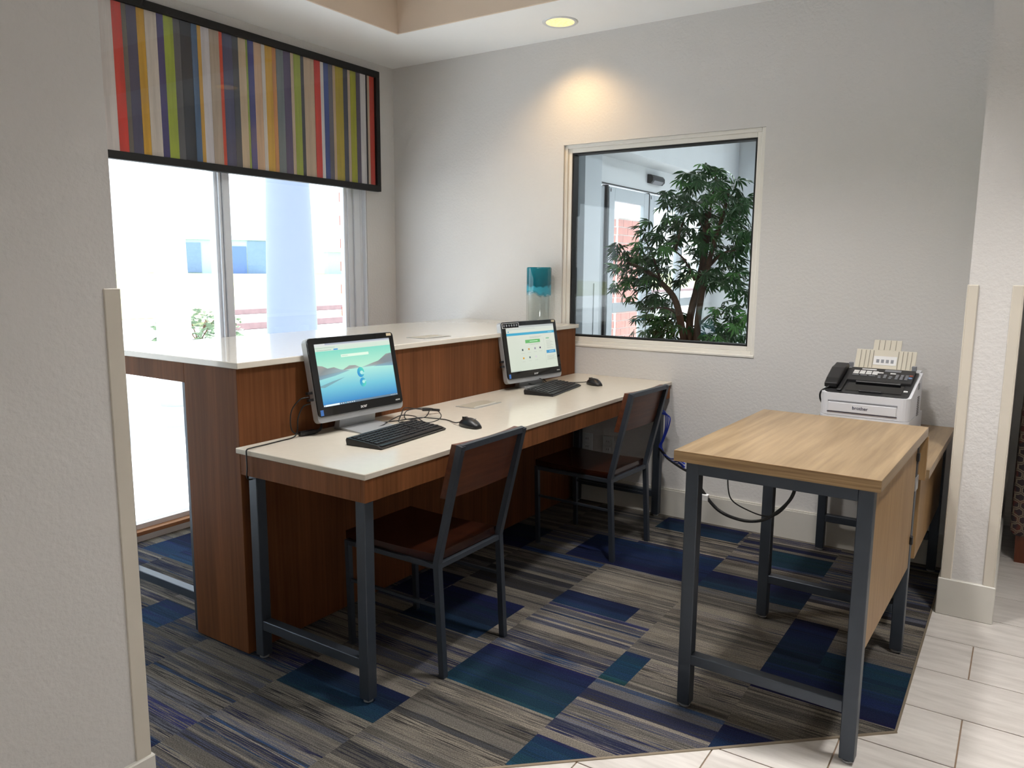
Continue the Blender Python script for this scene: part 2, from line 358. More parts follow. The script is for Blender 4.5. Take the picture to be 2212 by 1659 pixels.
# blue fields seen in the carpet: x0, x1, y0, y1, colour at the near side, colour at the far side
FIELDS = [(2.0725, 2.515, -2.092, -1.808, TEAL, NAVY), (2.0725, 2.41, -1.366, -1.222, BLUE, NAVY), (2.515, 2.613, -1.80, -1.578, TEAL, BLUE),
 (2.957, 3.4, -1.975, -1.825, BLUE, NAVY), (2.957, 3.12, -1.366, -.95, DTEAL, NAVY), (2.957, 3.4, -1.56, -1.366, NAVY, BLUE), (3.12, 3.4, -1.366, -1.17, BLUE, DTEAL),
 (2.665, 2.966, -.44, -.232, DTEAL, DTEAL), (2.515, 2.96, -.86, -.66, DTEAL, NAVY), (1.85, 2.525, -.86, -.51, NAVY, BLUE), (1.63, 2.0725, -2.425, -2.245, TEAL, NAVY), (.745, .95, -2.43, -2.255, LBLUE, BLUE),
 (1.61, 2.01, -1.807, -1.47, DTEAL, NAVY), (1.435, 1.625, -1.65, -1.36, NAVY, NAVY), (.30, .745, -2.69, -2.40, LBLUE, BLUE), (2.515, 3.0, -2.36, -2.20, TEAL, BLUE),
 (.1, .52, -1.98, -1.70, LBLUE, NAVY), (2.05, 2.5, -.24, -.04, DTEAL, NAVY), (1.19, 1.63, -.92, -.60, NAVY, DTEAL), (.745, 1.18, -1.30, -1.10, BLUE, NAVY), (1.19, 1.63, -3.0, -2.86, BLUE, NAVY)]
def carpet_tiles():
    S = .4425; gx, gy = 2.9575, -1.808
    for i in range(-7, 2):
        for j in range(-3, 5):
            tx0, ty0 = gx+i*S, gy+j*S; tx1, ty1 = tx0+S, ty0+S
            tx0_, tx1_, ty0_, ty1_ = max(tx0, .012), min(tx1, EX), max(ty0, -3.04), min(ty1, -.014)
            if tx1_-tx0_ < .01 or ty1_-ty0_ < .01: continue
            if len(clip([(tx0_, ty0_), (tx1_, ty0_), (tx1_, ty1_), (tx0_, ty1_)], DN.x, DN.y, DC)) < 3: continue
            rnd = random.Random(i*31+j*97+7); bm = bmesh.new(); ca = []; 
            flds = [f for f in FIELDS if f[0] < tx1-.02 and f[1] > tx0+.02 and f[2] < ty1-.02 and f[3] > ty0+.02]
            bluish = (tx1 < 2.12 and ty1 < -2.2) or (tx1 < 1.2 and ty1 < -1.7) or rnd.random() < .25
            y = ty0; bands = []
            while y < ty1-1e-4:
                h = rnd.choice((.004, .006, .009, .013, .020, .032, .045)); y2 = min(y+h, ty1)
                for f in flds:
                    for e in (f[2], f[3]):
                        if y < e < y2: y2 = e
                bands.append((y, y2)); y = y2
            tone = rnd.uniform(.94, 1.05)
            for (a, b) in bands:
                ym = (a+b)/2
                A = rnd.choice(G); B = rnd.choice(G if rnd.random() < .6 else ((44, 46, 58), SLATE, (46, 46, 48), NAVY if bluish else (56, 54, 53)))
                if h < .0065 and rnd.random() < .6: A = rnd.choice(((50, 49, 49), (58, 58, 64), (134, 127, 117)))
                if bluish and rnd.random() < .45: A = rnd.choice(((66, 70, 90), (40, 44, 84), (40, 60, 92), (84, 86, 96), (36, 40, 66)))
                k = tone*rnd.uniform(.88, 1.08); A = tuple(c*k for c in A); B = tuple(c*k for c in B)
                segs = [(tx0_, tx1_, A, B)]
                for f in flds:
                    if f[2] <= ym <= f[3]:
                        t = (ym-f[2])/(f[3]-f[2]); q = tuple((1-t)*u+t*v for u, v in zip(f[4], f[5])); kk = rnd.uniform(.8, 1.15)
                        q1 = tuple(c*kk for c in q); q2 = tuple(c*rnd.uniform(.8, 1.2) for c in q)
                        ns = []
                        for (s0, s1, p, r) in segs:
                            e0, e1 = max(s0, f[0]), min(s1, f[1])
                            if e1-e0 < .004: ns.append((s0, s1, p, r)); continue
                            if e0-s0 > .004: ns.append((s0, e0, p, r))
                            ns.append((e0, e1, q1, q2))
                            if s1-e1 > .004: ns.append((e1, s1, p, r))
                        segs = ns
                a_, b_ = max(a, ty0_), min(b, ty1_)
                if b_-a_ < 1e-4: continue
                for (s0, s1, p, r) in segs:
                    P = clip([(s0, a_), (s1, a_), (s1, b_), (s0, b_)], DN.x, DN.y, DC)
                    if len(P) < 3: continue
                    bm.faces.new([bm.verts.new((x-tx0, yy-ty0, 0)) for x, yy in P]); ca.append((lin(p), lin(r)))
            # a thin skirt gives the tile its thickness
            P = clip([(tx0_, ty0_), (tx1_, ty0_), (tx1_, ty1_), (tx0_, ty1_)], DN.x, DN.y, DC); P = [(x-tx0, q-ty0) for x, q in P]
            for a in range(len(P)):
                p, q = P[a], P[(a+1) % len(P)]
                bm.faces.new([bm.verts.new(v) for v in ((p[0], p[1], 0), (p[0], p[1], -.004), (q[0], q[1], -.004), (q[0], q[1], 0))]); ca.append((lin(G[2]), lin(G[2])))
            me = bpy.data.meshes.new('carpet_tile'); bm.to_mesh(me); bm.free(); me.materials.append(MT['carpet'])
            c1 = me.color_attributes.new('Col', 'FLOAT_COLOR', 'CORNER'); c2 = me.color_attributes.new('ColB', 'FLOAT_COLOR', 'CORNER')
            for p in me.polygons:
                for li in p.loop_indices: c1.data[li].color = ca[p.index][0]; c2.data[li].color = ca[p.index][1]
            link('carpet_tile', me, floor, (tx0, ty0, 0.0))
carpet_tiles()
def floor_tiles():
    L, Wd, g = .59, .2845, .0045
    far = MB()
    for r in range(-20, 25):
        y0 = -1.956+r*Wd; y1 = y0+Wd
        if y1 > 5.2: continue
        off = 2.972 if (r % 2) != 0 else 2.972+L/2
        if r % 2 == 0: off = 3.267
        for k in range(-6, 8):
            x0 = off+k*L; x1 = x0+L
            if x0 < -.15 or x1 > 7.2: continue
            q = [(x0+g/2, y0+g/2), (x1-g/2, y0+g/2), (x1-g/2, y1-g/2), (x0+g/2, y1-g/2)]
            polys = [p for p in (clip(q, -1, 0, -EX-.006), clip(clip(q, 1, 0, EX+.006), -DN.x, -DN.y, -DC-.006)) if len(p) >= 3]
            if y0 > 0: polys = [q] if y0 > .2 and x0 > .4 else [p for p in (clip(q, -1, 0, -3.43),) if len(p) >= 3]
            if not polys: continue
            near = 2.2 < x0 < 4.2 and -2.6 < y0 < 1.3
            mb = MB() if near else far
            for p in polys: mb.prism([(a-x0, b-y0) for a, b in p] if near else p, -.004, .0005, 'z')
            if near: mb.obj('floor_tile', 'tile', floor, loc=(x0, y0, 0))
    far.obj('floor_tile_field', 'tile', floor, kind='stuff')
floor_tiles()
# ------------------------------------------------------------------ high counter and low desk
def build_counter():
    t = thing('bar_counter', 'tall cherry veneer counter with glossy white quartz top beside the tall window', 'counter', (1.0, -1.2, 0))
    k = dict(parent=t, world=True)
    MB().box(.577, 1.433, -2.3755, -.002, 1.029, 1.0506, .002).obj('counter_top', 'quartz', **k)
    MB().box(1.12, 1.4174, -2.3675, -.016, .004, 1.029, .0015).obj('body', 'cherry', **k)
    MB().box(.60, 1.12, -2.3675, -2.349, .957, 1.029, .001).obj('apron', 'cherry', **k)
    MB().box(.60, .618, -2.349, -.016, .957, 1.029, .001).obj('apron', 'cherry', **k)
    for y in (-2.346, -.09): MB().box(.612, .648, y, y+.036, .01, 1.029, .002).obj('leg', 'steel', **k)
    MB().box(1.104, 1.12, -2.366, -2.33, .01, .957, .001).obj('leg', 'steel', **k)
    MB().box(.648, 1.12, -2.345, -2.311, .111, .146, .002).obj('stretcher', 'steel', **k)
    return t
build_counter()
def build_desk():
    t = thing('computer_desk', 'low desk with cream quartz top, cherry apron and charcoal steel legs', 'desk', (1.72, -1.2, 0))
    k = dict(parent=t, world=True)
    MB().box(1.418, 2.0215, -2.385, -.002, .741, .760, .002).obj('desk_top', 'quartz2', **k)
    MB().box(2.0, 2.018, -2.381, -.016, .669, .741, .001).obj('apron', 'cherry_h', **k)
    MB().box(1.437, 2.0, -2.381, -2.363, .669, .741, .001).obj('apron', 'cherry_h', **k)
    for x in (1.450, 1.955):
        for y in (-2.362, -.075):
            l = MB().box(x, x+.040, y, y+.040, .012, .741, .002).obj('leg', 'steel', **k)
            MB().lathe([(.016, .003), (.016, .008), (.006, .009), (.006, .016)], (x+.02, y+.02, 0), 12).obj('foot', 'silver', l, world=False)
    for y in (-2.360, -.073): MB().box(1.490, 1.955, y, y+.036, .111, .146, .002).obj('stretcher', 'steel', **k)
    return t
build_desk()
def cover_plate(x0, x1, y0, y1, z, label):
    t = thing('power_cover', label, 'outlet cover', ((x0+x1)/2, (y0+y1)/2, z), 0, 'flush power covers in the worktops')
    k = dict(parent=t, world=True)
    MB().box(x0, x1, y0, y1, z, z+.0015, .0005).obj('rim', 'silver', **k)
    MB().box(x0+.006, x1-.006, y0+.006, y1-.006, z+.0016, z+.0025, .0005).obj('lid', 'cover', **k)
    MB().box(x1-.022, x1-.016, y0+.02, y1-.02, z+.0026, z+.0032).obj('slot', 'paper', **k)
cover_plate(1.535, 1.643, -1.318, -1.112, .7602, 'flush rectangular power cover in the low cream desk top')
cover_plate(1.243, 1.355, -1.309, -1.117, 1.0508, 'flush rectangular power cover in the tall glossy counter top')
# ------------------------------------------------------------------ chairs
def build_chair():
    t = thing('side_chair', 'wood and steel side chair nearest the camera, tucked under the desk', 'chair', (1.86, -1.915, 0), 0, 'steel framed wooden side chairs')
    hw = .1835; r = .0095
    # seat with a shallow saddle
    b = MB(); n = 10; prof = []
    for i in range(n+1):
        x = -.228+.418*i/n; u = (i/n-.5)*2; prof.append((x, .428-.006*(1-u*u)))
    b.prism(prof+[(.19, .397), (-.228, .397)], -hw+.006, hw-.006, 'y', bev=.002).obj('seat', 'walnut', t)
    # curved back panel leaning with the posts
    m = MB(); n = 10
    def bx(z): return .215+(z-.63)*.262
    rows = []
    for z in (.626, .812):
        f = []; bk = []
        for i in range(n+1):
            y = -hw+.002+(2*hw-.004)*i/n; u = (i/n-.5)*2; c = .020*(1-u*u)
            f.append((bx(z)+c, y, z)); bk.append((bx(z)+.030+c*.35, y, z))
        rows.append((f, bk))
    vs = [[m.bm.verts.new(p) for p in q] for q in (rows[0][0], rows[0][1], rows[1][1], rows[1][0])]
    for q0, q1 in ((0, 1), (1, 2), (2, 3), (3, 0)):
        for i in range(n): m.bm.faces.new((vs[q0][i], vs[q0][i+1], vs[q1][i+1], vs[q1][i]))
    for i in (0, n): m.bm.faces.new([vs[q][i] for q in range(4)])
    m.obj('backrest', 'backwood', t)
    for s in (-1, 1):
        y = s*(hw-.004)
        MB().tube([(.222, y, .0), (.200, y, .40), (.300, y, .812)], r+.0015, sq=True).obj('leg', 'steel', t)
        MB().tube([(-.205, y, .0), (-.215, y, .397)], r, sq=True).obj('leg', 'steel', t)
        MB().tube([(-.215, y, .388), (.200, y, .388)], r*.9, sq=True).obj('seat_rail', 'steel', t)
        MB().tube([(-.210, y, .246), (.209, y, .246)], .005, sq=True).obj('stretcher', 'steel', t)
    MB().tube([(.298, -hw+.004, .804), (.298, hw-.004, .804)], r, sq=True).obj('top_rail', 'steel', t)
    MB().tube([(.200, -hw+.004, .388), (.200, hw-.004, .388)], r*.9, sq=True).obj('seat_rail', 'steel', t)
    MB().tube([(-.215, -hw+.004, .388), (-.215, hw-.004, .388)], r*.9, sq=True).obj('seat_rail', 'steel', t)
    c = copy_tree(t); c.location = (1.872, -.632, 0); c.rotation_euler = (0, 0, math.radians(-3.0))
    c['label'] = 'wood and steel side chair at the wall end of the desk, beside the blue cables'
build_chair()
# ------------------------------------------------------------------ oak desk and printer table
OR = math.radians(-1.6)
def build_oak():
    t = thing('oak_desk', 'light oak laminate desk with charcoal steel frame standing on the carpet edge', 'desk', (2.765, -1.826, 0), OR)
    w, d = .578, .868
    MB().box(0, w, .001, d-.001, .797, .830, .001).obj('desk_top', 'oak', t)
    MB().box(.0005, w-.0005, -.0015, .001, .797, .830).obj('edge_band', 'oak_edge', t)
    lg = .040
    for x in (.034, w-.058):
        for y in (.016, d-.070):
            l = MB().box(x, x+lg, y, y+lg, .012, .797, .002).obj('leg', 'steel', t)
            MB().lathe([(.017, .003), (.017, .008), (.006, .009), (.006, .016)], (x+lg/2, y+lg/2, 0), 12).obj('foot', 'silver', l)
    for y in (.016, d-.070):
        MB().box(.034+lg, w-.058, y, y+.038, .760, .797, .001).obj('rail', 'steel', t)
        MB().box(.034+lg, w-.058, y, y+.036, .150, .183, .002).obj('stretcher', 'steel', t)
    MB().box(w-.036, w-.020, .057, d-.072, .330, .797, .001).obj('modesty_panel', 'oak_panel', t)
    for z in (.42, .72): MB().box(w-.020, w-.010, d-.088, d-.07, z, z+.03, .002).obj('clip', 'black', t)
    MB().box(.03, w+.004, d-.018, d, .640, .797, .001).obj('riser_panel', 'oak_panel', t)
    MB().box(w-.03, w-.016, d-.07, d-.02, .61, .66).obj('bracket', 'silver', t)
build_oak()
def build_printer_table():
    t = thing('printer_table', 'low oak laminate table against the back wall under the fax machine', 'table', (2.80, -.95, 0), OR*.5)
    w, d = .580, .925
    MB().box(0, w, .0, d, .640, .672, .001).obj('table_top', 'oak', t)
    for x in (.030, w-.060):
        for y in (d-.075,):
            l = MB().box(x, x+.038, y, y+.038, .012, .640, .002).obj('leg', 'steel', t)
            MB().lathe([(.017, .003), (.017, .008), (.006, .009), (.006, .016)], (x+.019, y+.019, 0), 12).obj('foot', 'silver', l)
    MB().box(.068, w-.06, d-.074, d-.040, .150, .185, .002).obj('stretcher', 'steel', t)
    MB().box(.068, w-.06, d-.074, d-.040, .605, .640, .002).obj('rail', 'steel', t)
    MB().box(w-.045, w-.030, .052, d-.080, .320, .640, .001).obj('modesty_panel', 'oak_panel', t)
build_printer_table()
# ------------------------------------------------------------------ computers
class Paint:
    """flat coloured shapes on a screen: u along the width, v upward, one colour per corner"""
    def __init__(s): s.bm = bmesh.new(); s.c = []; s.k = 0
    def poly(s, pts, cols):
        if isinstance(cols[0], (int, float)): cols = [cols]*len(pts)
        s.k += 1
        s.bm.faces.new([s.bm.verts.new((.00002*s.k, u, v)) for u, v in pts]); s.c.append([lin(c) for c in cols])
    def rect(s, u0, u1, v0, v1, c, c2=None): s.poly([(u0, v0), (u1, v0), (u1, v1), (u0, v1)], [c, c, c2 or c, c2 or c])
    def mesh(s, name, m):
        me = bpy.data.meshes.new(name); s.bm.to_mesh(me); s.bm.free(); me.materials.append(m)
        a = me.color_attributes.new('Col', 'FLOAT_COLOR', 'CORNER')
        for p in me.polygons:
            for i, li in enumerate(p.loop_indices): a.data[li].color = s.c[p.index][i]
        return me
def scene_lake(w, h):
    p = Paint(); U = lambda a: (a-.5)*w; Vv = lambda b: b*h
    def R(u0, u1, v0, v1, c, c2=None): p.rect(U(u0), U(u1), Vv(v0), Vv(v1), c, c2)
    def Pg(pts, c): p.poly([(U(a), Vv(b)) for a, b in pts], c)
    R(0, 1, .56, .88, (168, 214, 190), (118, 196, 178)); R(0, 1, .28, .56, (104, 178, 196), (160, 212, 200)); R(0, 1, .03, .28, (44, 120, 178), (104, 178, 196))
    g1, g2, g3 = (120, 128, 130), (142, 140, 136), (108, 122, 134)
    Pg([(.30, .545), (.40, .61), (.48, .60), (.55, .55)], [g2, (150, 160, 160), g2, (150, 180, 180)])
    Pg([(0, .50), (0, .66), (.06, .645), (.12, .60), (.20, .61), (.28, .56), (.40, .53)], [g1, g2, g2, g1, g2, (140, 160, 165), (140, 165, 170)])
    Pg([(0, .43), (0, .50), (.40, .53), (.20, .47)], [(112, 146, 160), g3, (130, 170, 180), (110, 160, 178)])
    Pg([(.55, .55), (.70, .60), (.80, .63), (.92, .73), (1, .74), (1, .555)], [(150, 180, 180), g2, g1, g2, g1, g3])
    Pg([(.72, .545), (.82, .565), (1, .60), (1, .52)], [(120, 160, 175), g3, g1, (110, 150, 172)])
    Pg([(0, .31), (.05, .30), (.32, .43), (.15, .385), (0, .335)], [(110, 150, 160)]*5)
    R(0, 1, .955, 1, (196, 200, 198)); R(.13, 1, .975, 1, (150, 156, 168)); R(0, 1, .88, .955, (190, 206, 192)); R(0, .25, .93, .934, (120, 130, 130)); R(.02, .20, .893, .897, (110, 120, 120))
    R(.23, .285, .885, .905, (56, 138, 200)); R(.31, .68, .755, .80, (204, 224, 206)); R(.32, .40, .775, .781, (150, 170, 160))
    # swirl mark with its reflection on the water
    def swirl(cu, cv, s, f):
        A = [(cu+s*.9*math.cos(t), cv+f*s*math.sin(t)*w/h) for t in [math.radians(a) for a in range(0, 360, 20)]]
        Pg(A, [tuple((1-k)*a+k*b for a, b in zip((30, 120, 190), (80, 196, 170))) for k in [(.5+.5*math.cos(math.radians(a-40))) for a in range(0, 360, 20)]])
        B = [(cu+s*.22+s*.42*math.cos(t), cv-f*s*.10*w/h+f*s*.36*math.sin(t)*w/h) for t in [math.radians(a) for a in range(0, 360, 24)]]
        Pg(B, (168, 214, 206)); Pg([(cu+s*.1, cv-f*s*.2*w/h), (cu+s*.95, cv-f*s*.1*w/h), (cu+s*.9, cv-f*s*.42*w/h), (cu+s*.3, cv-f*s*.5*w/h)], (150, 206, 206))
    swirl(.535, .475, .052, 1); swirl(.545, .305, .046, -1)
    R(0, 1, 0, .032, (92, 112, 128)); R(.005, .017, .008, .026, (230, 236, 240)); R(.022, .20, .003, .030, (216, 226, 230))
    for k in range(7): R(.215+k*.028, .229+k*.028, .009, .024, (190, 206, 216) if k not in (2,) else (120, 200, 220))
    for u in (.90, .925, .95, .98): R(u, u+.012, .012, .02, (190, 204, 210))
    return p
def scene_page(w, h):
    p = Paint(); U = lambda a: (a-.5)*w; Vv = lambda b: b*h
    def R(u0, u1, v0, v1, c, c2=None): p.rect(U(u0), U(u1), Vv(v0), Vv(v1), c, c2)
    R(0, 1, 0, 1, (186, 194, 180), (194, 198, 186)); R(0, 1, .955, 1, (162, 168, 166)); R(0, 1, .90, .955, (188, 194, 186)); R(0, .6, .925, .929, (140, 148, 146)); R(.03, .055, .865, .89, (70, 140, 180))
    R(0, 1, .79, .845, (58, 148, 178)); R(.86, .95, .81, .82, (150, 200, 214))
    for i, v in enumerate((.735, .72, .705)): R(.46, .72-.03*i, v, v+.005, (150, 158, 150))
    R(.36, .67, .60, .675, (92, 160, 92)); R(.45, .62, .63, .645, (180, 215, 180)); R(.42, .66, .575, .58, (150, 158, 150)); R(.46, .63, .555, .56, (156, 164, 156))
    for u, v, c in ((.27, .44, (50, 66, 70)), (.40, .445, (170, 120, 40)), (.53, .45, (130, 120, 140)), (.64, .455, (80, 66, 90)), (.27, .255, (190, 140, 40)), (.40, .26, (70, 90, 96)), (.53, .265, (190, 180, 190))):
        R(u, u+.03, v, v+.04, c); R(u-.02, u+.05, v-.06, v-.055, (160, 166, 158))
    R(.75, .752, .12, .70, (150, 160, 150)); R(.80, .87, .66, .69, (130, 170, 140))
    for k in range(9): R(.80, .95-.03*(k % 3), .44+.022*k, .446+.022*k, (158, 164, 154))
    R(.78, .98, .33, .40, (52, 130, 172)); R(.84, .94, .36, .37, (170, 205, 220))
    for k in range(5): R(.78, .97-.04*(k % 2), .18+.022*k, .186+.022*k, (156, 162, 152))
    for k in range(7): R(.02+.028*k, .034+.028*k, .008, .02, (110, 124, 130))
    R(0, 1, 0, .001, (150, 150, 150)); return p
def build_computer(x, y, z, yaw, tilt, painter, label, sticker):
    t = thing('desktop_computer', label, 'computer', (x, y, .7602), yaw, 'all-in-one desktop computers')
    w, h, d = .436, .312, .030
    zb = z-.7602; T = Matrix.Translation((0, 0, zb)) @ Matrix.Rotation(-tilt, 4, 'Y')
    R = lambda mb: mb.xform(T)
    poly = rrect(w, h, .016, 5, 0, h/2)
    R(MB().prism(poly, -d, -.004, 'x', bev=.003)).obj('case', 'silver', t)
    ch = R(MB().prism(rrect(w-.004, h-.024, .013, 5, 0, h/2+.010), -.004, .001, 'x', bev=.0008)).obj('bezel', 'blackgloss', t)
    sw, sh = .380, .232; cv = .056
    me = painter(sw, sh).mesh('screen', screen_mat('screen_glow', .6))
    me.transform(T @ Matrix.Translation((.0014, .002, cv))); link('screen', me, t)
    F = Matrix(((0, 0, 1, 0), (1, 0, 0, 0), (0, 1, 0, 0), (0, 0, 0, 1)))
    text_mesh('logo_text', 'acer', .019, 'paper', t, T @ Matrix.Translation((.0014, .004, .036)) @ F, 1.0, .12)
    text_mesh('port_text', 'HDMI', .008, 'paper', t, T @ Matrix.Translation((.0014, .188, .036)) @ F, 1.2)
    R(MB().box(.0010, .0016, -.206, -.192, .026, .047)).obj('sticker', 'bluest', t)
    R(MB().box(.0010, .0016, .180, .206, .296, .307)).obj('sticker', 'tan', t)
    if sticker:
        s = R(MB().box(.0010, .0016, -.212, -.085, .279, .305)).obj('feature_label', 'paper', t)
        R(MB().box(.0017, .0020, -.209, -.088, .281, .303)).obj('feature_print', 'blackgloss', s)
        for k in range(6): R(MB().box(.0021, .0023, -.203+.019*k, -.192+.019*k, .287, .298)).obj('feature_icon', 'grey', s)
    # wedge stand: sloped neck plate with a flat foot
    st = MB().prism([(-.070, -.0), (.085, 0), (.085, .004), (-.040, .010), (-.030, .080), (-.042, .080), (-.070, .006)], -.092, .092, 'y', bev=.001)
    st.obj('stand', 'silver', t)
    for k, zz in enumerate((.11, .085)): R(MB().box(-.024, -.010, -w/2-.022, -w/2, zz, zz+.010, .001)).obj('plug', 'black', t)
    return t
build_computer(1.530, -1.882, .808, math.radians(-2.6), math.radians(11.4), scene_lake, 'silver and black all-in-one computer showing a mountain lake wallpaper', False)
build_computer(1.520, -.610, .797, math.radians(-8.2), math.radians(10.6), scene_page, 'silver and black all-in-one computer showing a pale web page with a green button', True)
def keyboard(x, y, rz, label):
    t = thing('keyboard', label, 'keyboard', (x, y, .7602), rz, 'black computer keyboards')
    # local: width along y, front toward +x
    L, D = .392, .150
    MB().prism([(-D/2, 0), (D/2, 0), (D/2+.004, .006), (D/2-.018, .013), (-D/2, .026), (-D/2-.004, .018)], -L/2, L/2, 'y', bev=.002).obj('base', 'black', t)
    ks = MB(); rows = 6
    def slab(x0, x1, y0, y1):
        z = lambda xx: .026-(xx+D/2)*(.013/(D-.018))
        ks.box(x0, x1, y0, y1, z((x0+x1)/2)-.002, z((x0+x1)/2)+.0035, .0012)
    for r in range(rows):
        x0 = -D/2+.010+r*.0195; x1 = x0+.0155
        y0 = -L/2+.012; n = 15
        if r == rows-1:
            for a, b in ((0, .022), (.024, .046), (.048, .070), (.072, .170), (.172, .194), (.196, .218), (.220, .242), (.244, .266)): slab(x0, x1, y0+a, y0+b)
        else:
            for k in range(15): slab(x0, x1, y0+k*.0174, y0+k*.0174+.0142)
        for k in range(6): slab(x0, x1, y0+.270+k*.0172, y0+.2842+k*.0172)
    ks.obj('keys', 'key', t, kind='stuff')
    MB().box(D/2-.017, D/2-.003, -L/2+.01, L/2-.01, .0105, .0125).obj('front_strip', 'grey' if False else 'black', t)
keyboard(1.752, -1.936, math.radians(4.8), 'black keyboard in front of the computer with the lake wallpaper')
keyboard(1.648, -.652, math.radians(8.5), 'black keyboard in front of the computer with the pale web page')
def mouse(x, y, rz, label, cable):
    t = thing('computer_mouse', label, 'mouse', (x, y, .7602), rz, 'black wired mice')
    m = MB(); n, k = 16, 8; rings = []
    # local: nose toward -x
    for i in range(n+1):
        u = i/n; xx = -.052+.104*u; wd = .030*(math.sin(math.pi*min(1, max(.0, .08+u*.86)))**.45); ht = .010+.027*math.sin(math.pi*min(1, (.12+.84*u)))**.9
        ring = []
        for j in range(k+1):
            a = math.pi*j/k; ring.append(m.bm.verts.new((xx, -wd*math.cos(a), max(.002, ht*math.sin(a)**.75))))
        rings.append(ring)
    for a, b in zip(rings, rings[1:]):
        for j in range(k): m.bm.faces.new((a[j], a[j+1], b[j+1], b[j]))
        m.bm.faces.new((a[0], b[0], b[k], a[k]))
    m.bm.faces.new(rings[0]); m.bm.faces.new(rings[-1][::-1])
    m.obj('body', 'black', t, smooth=True)
    MB().tube([(-.026, -.004, .028), (-.026, .004, .028)], .010, 14).obj('scroll_wheel', 'key', t)
    MB().box(-.05, -.005, -.0006, .0006, .024, .0345).obj('button_gap', 'gasket', t)
    text_mesh('logo_text', 'acer', .010, 'grey', t, Matrix.Translation((.026, 0, .0352)) @ Matrix.Rotation(math.radians(90), 4, 'Z'))
    MB().tube(spline(cable, 6), .0022, 6).obj('cable', 'cable', t, True, world=True)
zc = .7628
def C2(L, z=zc): return [(a, b, z+(c if c else 0)) for a, b, c in L]
mouse(1.858, -1.640, math.radians(-14), 'black wired mouse beside the nearer chair, cable leading to the tangle',
      C2([(1.810, -1.645, .012), (1.775, -1.632, .004), (1.70, -1.59, 0), (1.64, -1.615, .004), (1.60, -1.645, .006), (1.56, -1.74, .003), (1.51, -1.80, 0), (1.46, -1.79, .004), (1.41, -1.765, .03), (1.40, -1.80, .09)]))
mouse(1.735, -.372, math.radians(-26), 'black wired mouse near the back wall beyond the far keyboard',
      C2([(1.69, -.352, .012), (1.66, -.335, .003), (1.62, -.355, 0), (1.57, -.40, .0), (1.50, -.47, .0), (1.45, -.55, .01), (1.43, -.60, .08)]))
def cable_thing(name, pts, r, label, mat='cable', n=7, cat='cable', group=None):
    p = spline(pts, n); c = p[len(p)//2]
    t = MB().tube(p, r, 6).xform(Matrix.Translation(-c)).obj(name, mat, None, True, loc=c, label=label, cat=cat, group=group)
    return t
cable_thing('keyboard_cable', C2([(1.69, -1.80, .015), (1.655, -1.80, .02), (1.625, -1.79, .014), (1.60, -1.76, .02), (1.575, -1.72, .03), (1.50, -1.62, .03), (1.48, -1.56, .02), (1.53, -1.52, .012), (1.58, -1.54, .02), (1.62, -1.60, .03), (1.66, -1.68, .02), (1.60, -1.72, .012), (1.53, -1.64, .024), (1.55, -1.58, .03), (1.61, -1.56, .03), (1.68, -1.60, .02), (1.72, -1.67, .014), (1.70, -1.72, .010), (1.62, -1.69, .02), (1.56, -1.70, .02), (1.56, -1.76, .012), (1.58, -1.85, .002), (1.53, -1.87, .0), (1.48, -1.865, .002), (1.44, -1.86, .02), (1.43, -1.86, .09)]), .0021, 'tangled black keyboard cable lying behind the nearer keyboard')
cable_thing('cable_bundle', C2([(1.55, -1.56, .02), (1.56, -1.53, .017), (1.57, -1.505, .014), (1.578, -1.485, .010)]), .0055, 'thick tied bundle of black cable at the end of the tangle', n=4)
cable_thing('keyboard_cable', C2([(1.60, -.64, .018), (1.57, -.62, .03), (1.53, -.59, .04), (1.49, -.56, .03), (1.46, -.58, .07)]), .0021, 'black keyboard cable looped under the computer with the pale web page')
cable_thing('network_cable', C2([(1.45, -.66, .09), (1.47, -.63, .02), (1.51, -.58, .003), (1.53, -.51, .0), (1.49, -.47, .01), (1.45, -.49, .05)]), .0024, 'black cable curled behind the stand of the farther computer')
cable_thing('power_cable', [(1.487, -2.116, .905), (1.478, -2.150, .900), (1.455, -2.170, .86), (1.450, -2.172, .80), (1.452, -2.150, .772), (1.462, -2.10, .766), (1.47, -2.06, .768), (1.462, -2.035, .80), (1.455, -2.03, .84)], .0024, 'black power cable hanging from the left side of the nearer computer')
cable_thing('adapter_cable', [(1.487, -2.110, .880), (1.476, -2.135, .872), (1.462, -2.148, .83), (1.458, -2.150, .785), (1.462, -2.170, .765), (1.465, -2.23, .763), (1.470, -2.30, .763), (1.476, -2.36, .764), (1.482, -2.3875, .763), (1.482, -2.3905, .745), (1.482, -2.390, .70), (1.478, -2.389, .668), (1.472, -2.372, .655), (1.468, -2.34, .655)], .0024, 'black cable running over the near edge of the low desk')
def plug_lump():
    t = thing('cable_adapter', 'small black inline adapter lying on the desk left of the nearer computer', 'adapter', (1.462, -2.105, .7602), math.radians(80))
    MB().box(-.035, .03, -.009, .009, .001, .018, .004, seg=2).obj('body', 'black', t)
    MB().tube([(.03, 0, .01), (.05, 0, .012), (.062, .004, .02)], .005, 8).obj('strain_relief', 'black', t)
plug_lump()
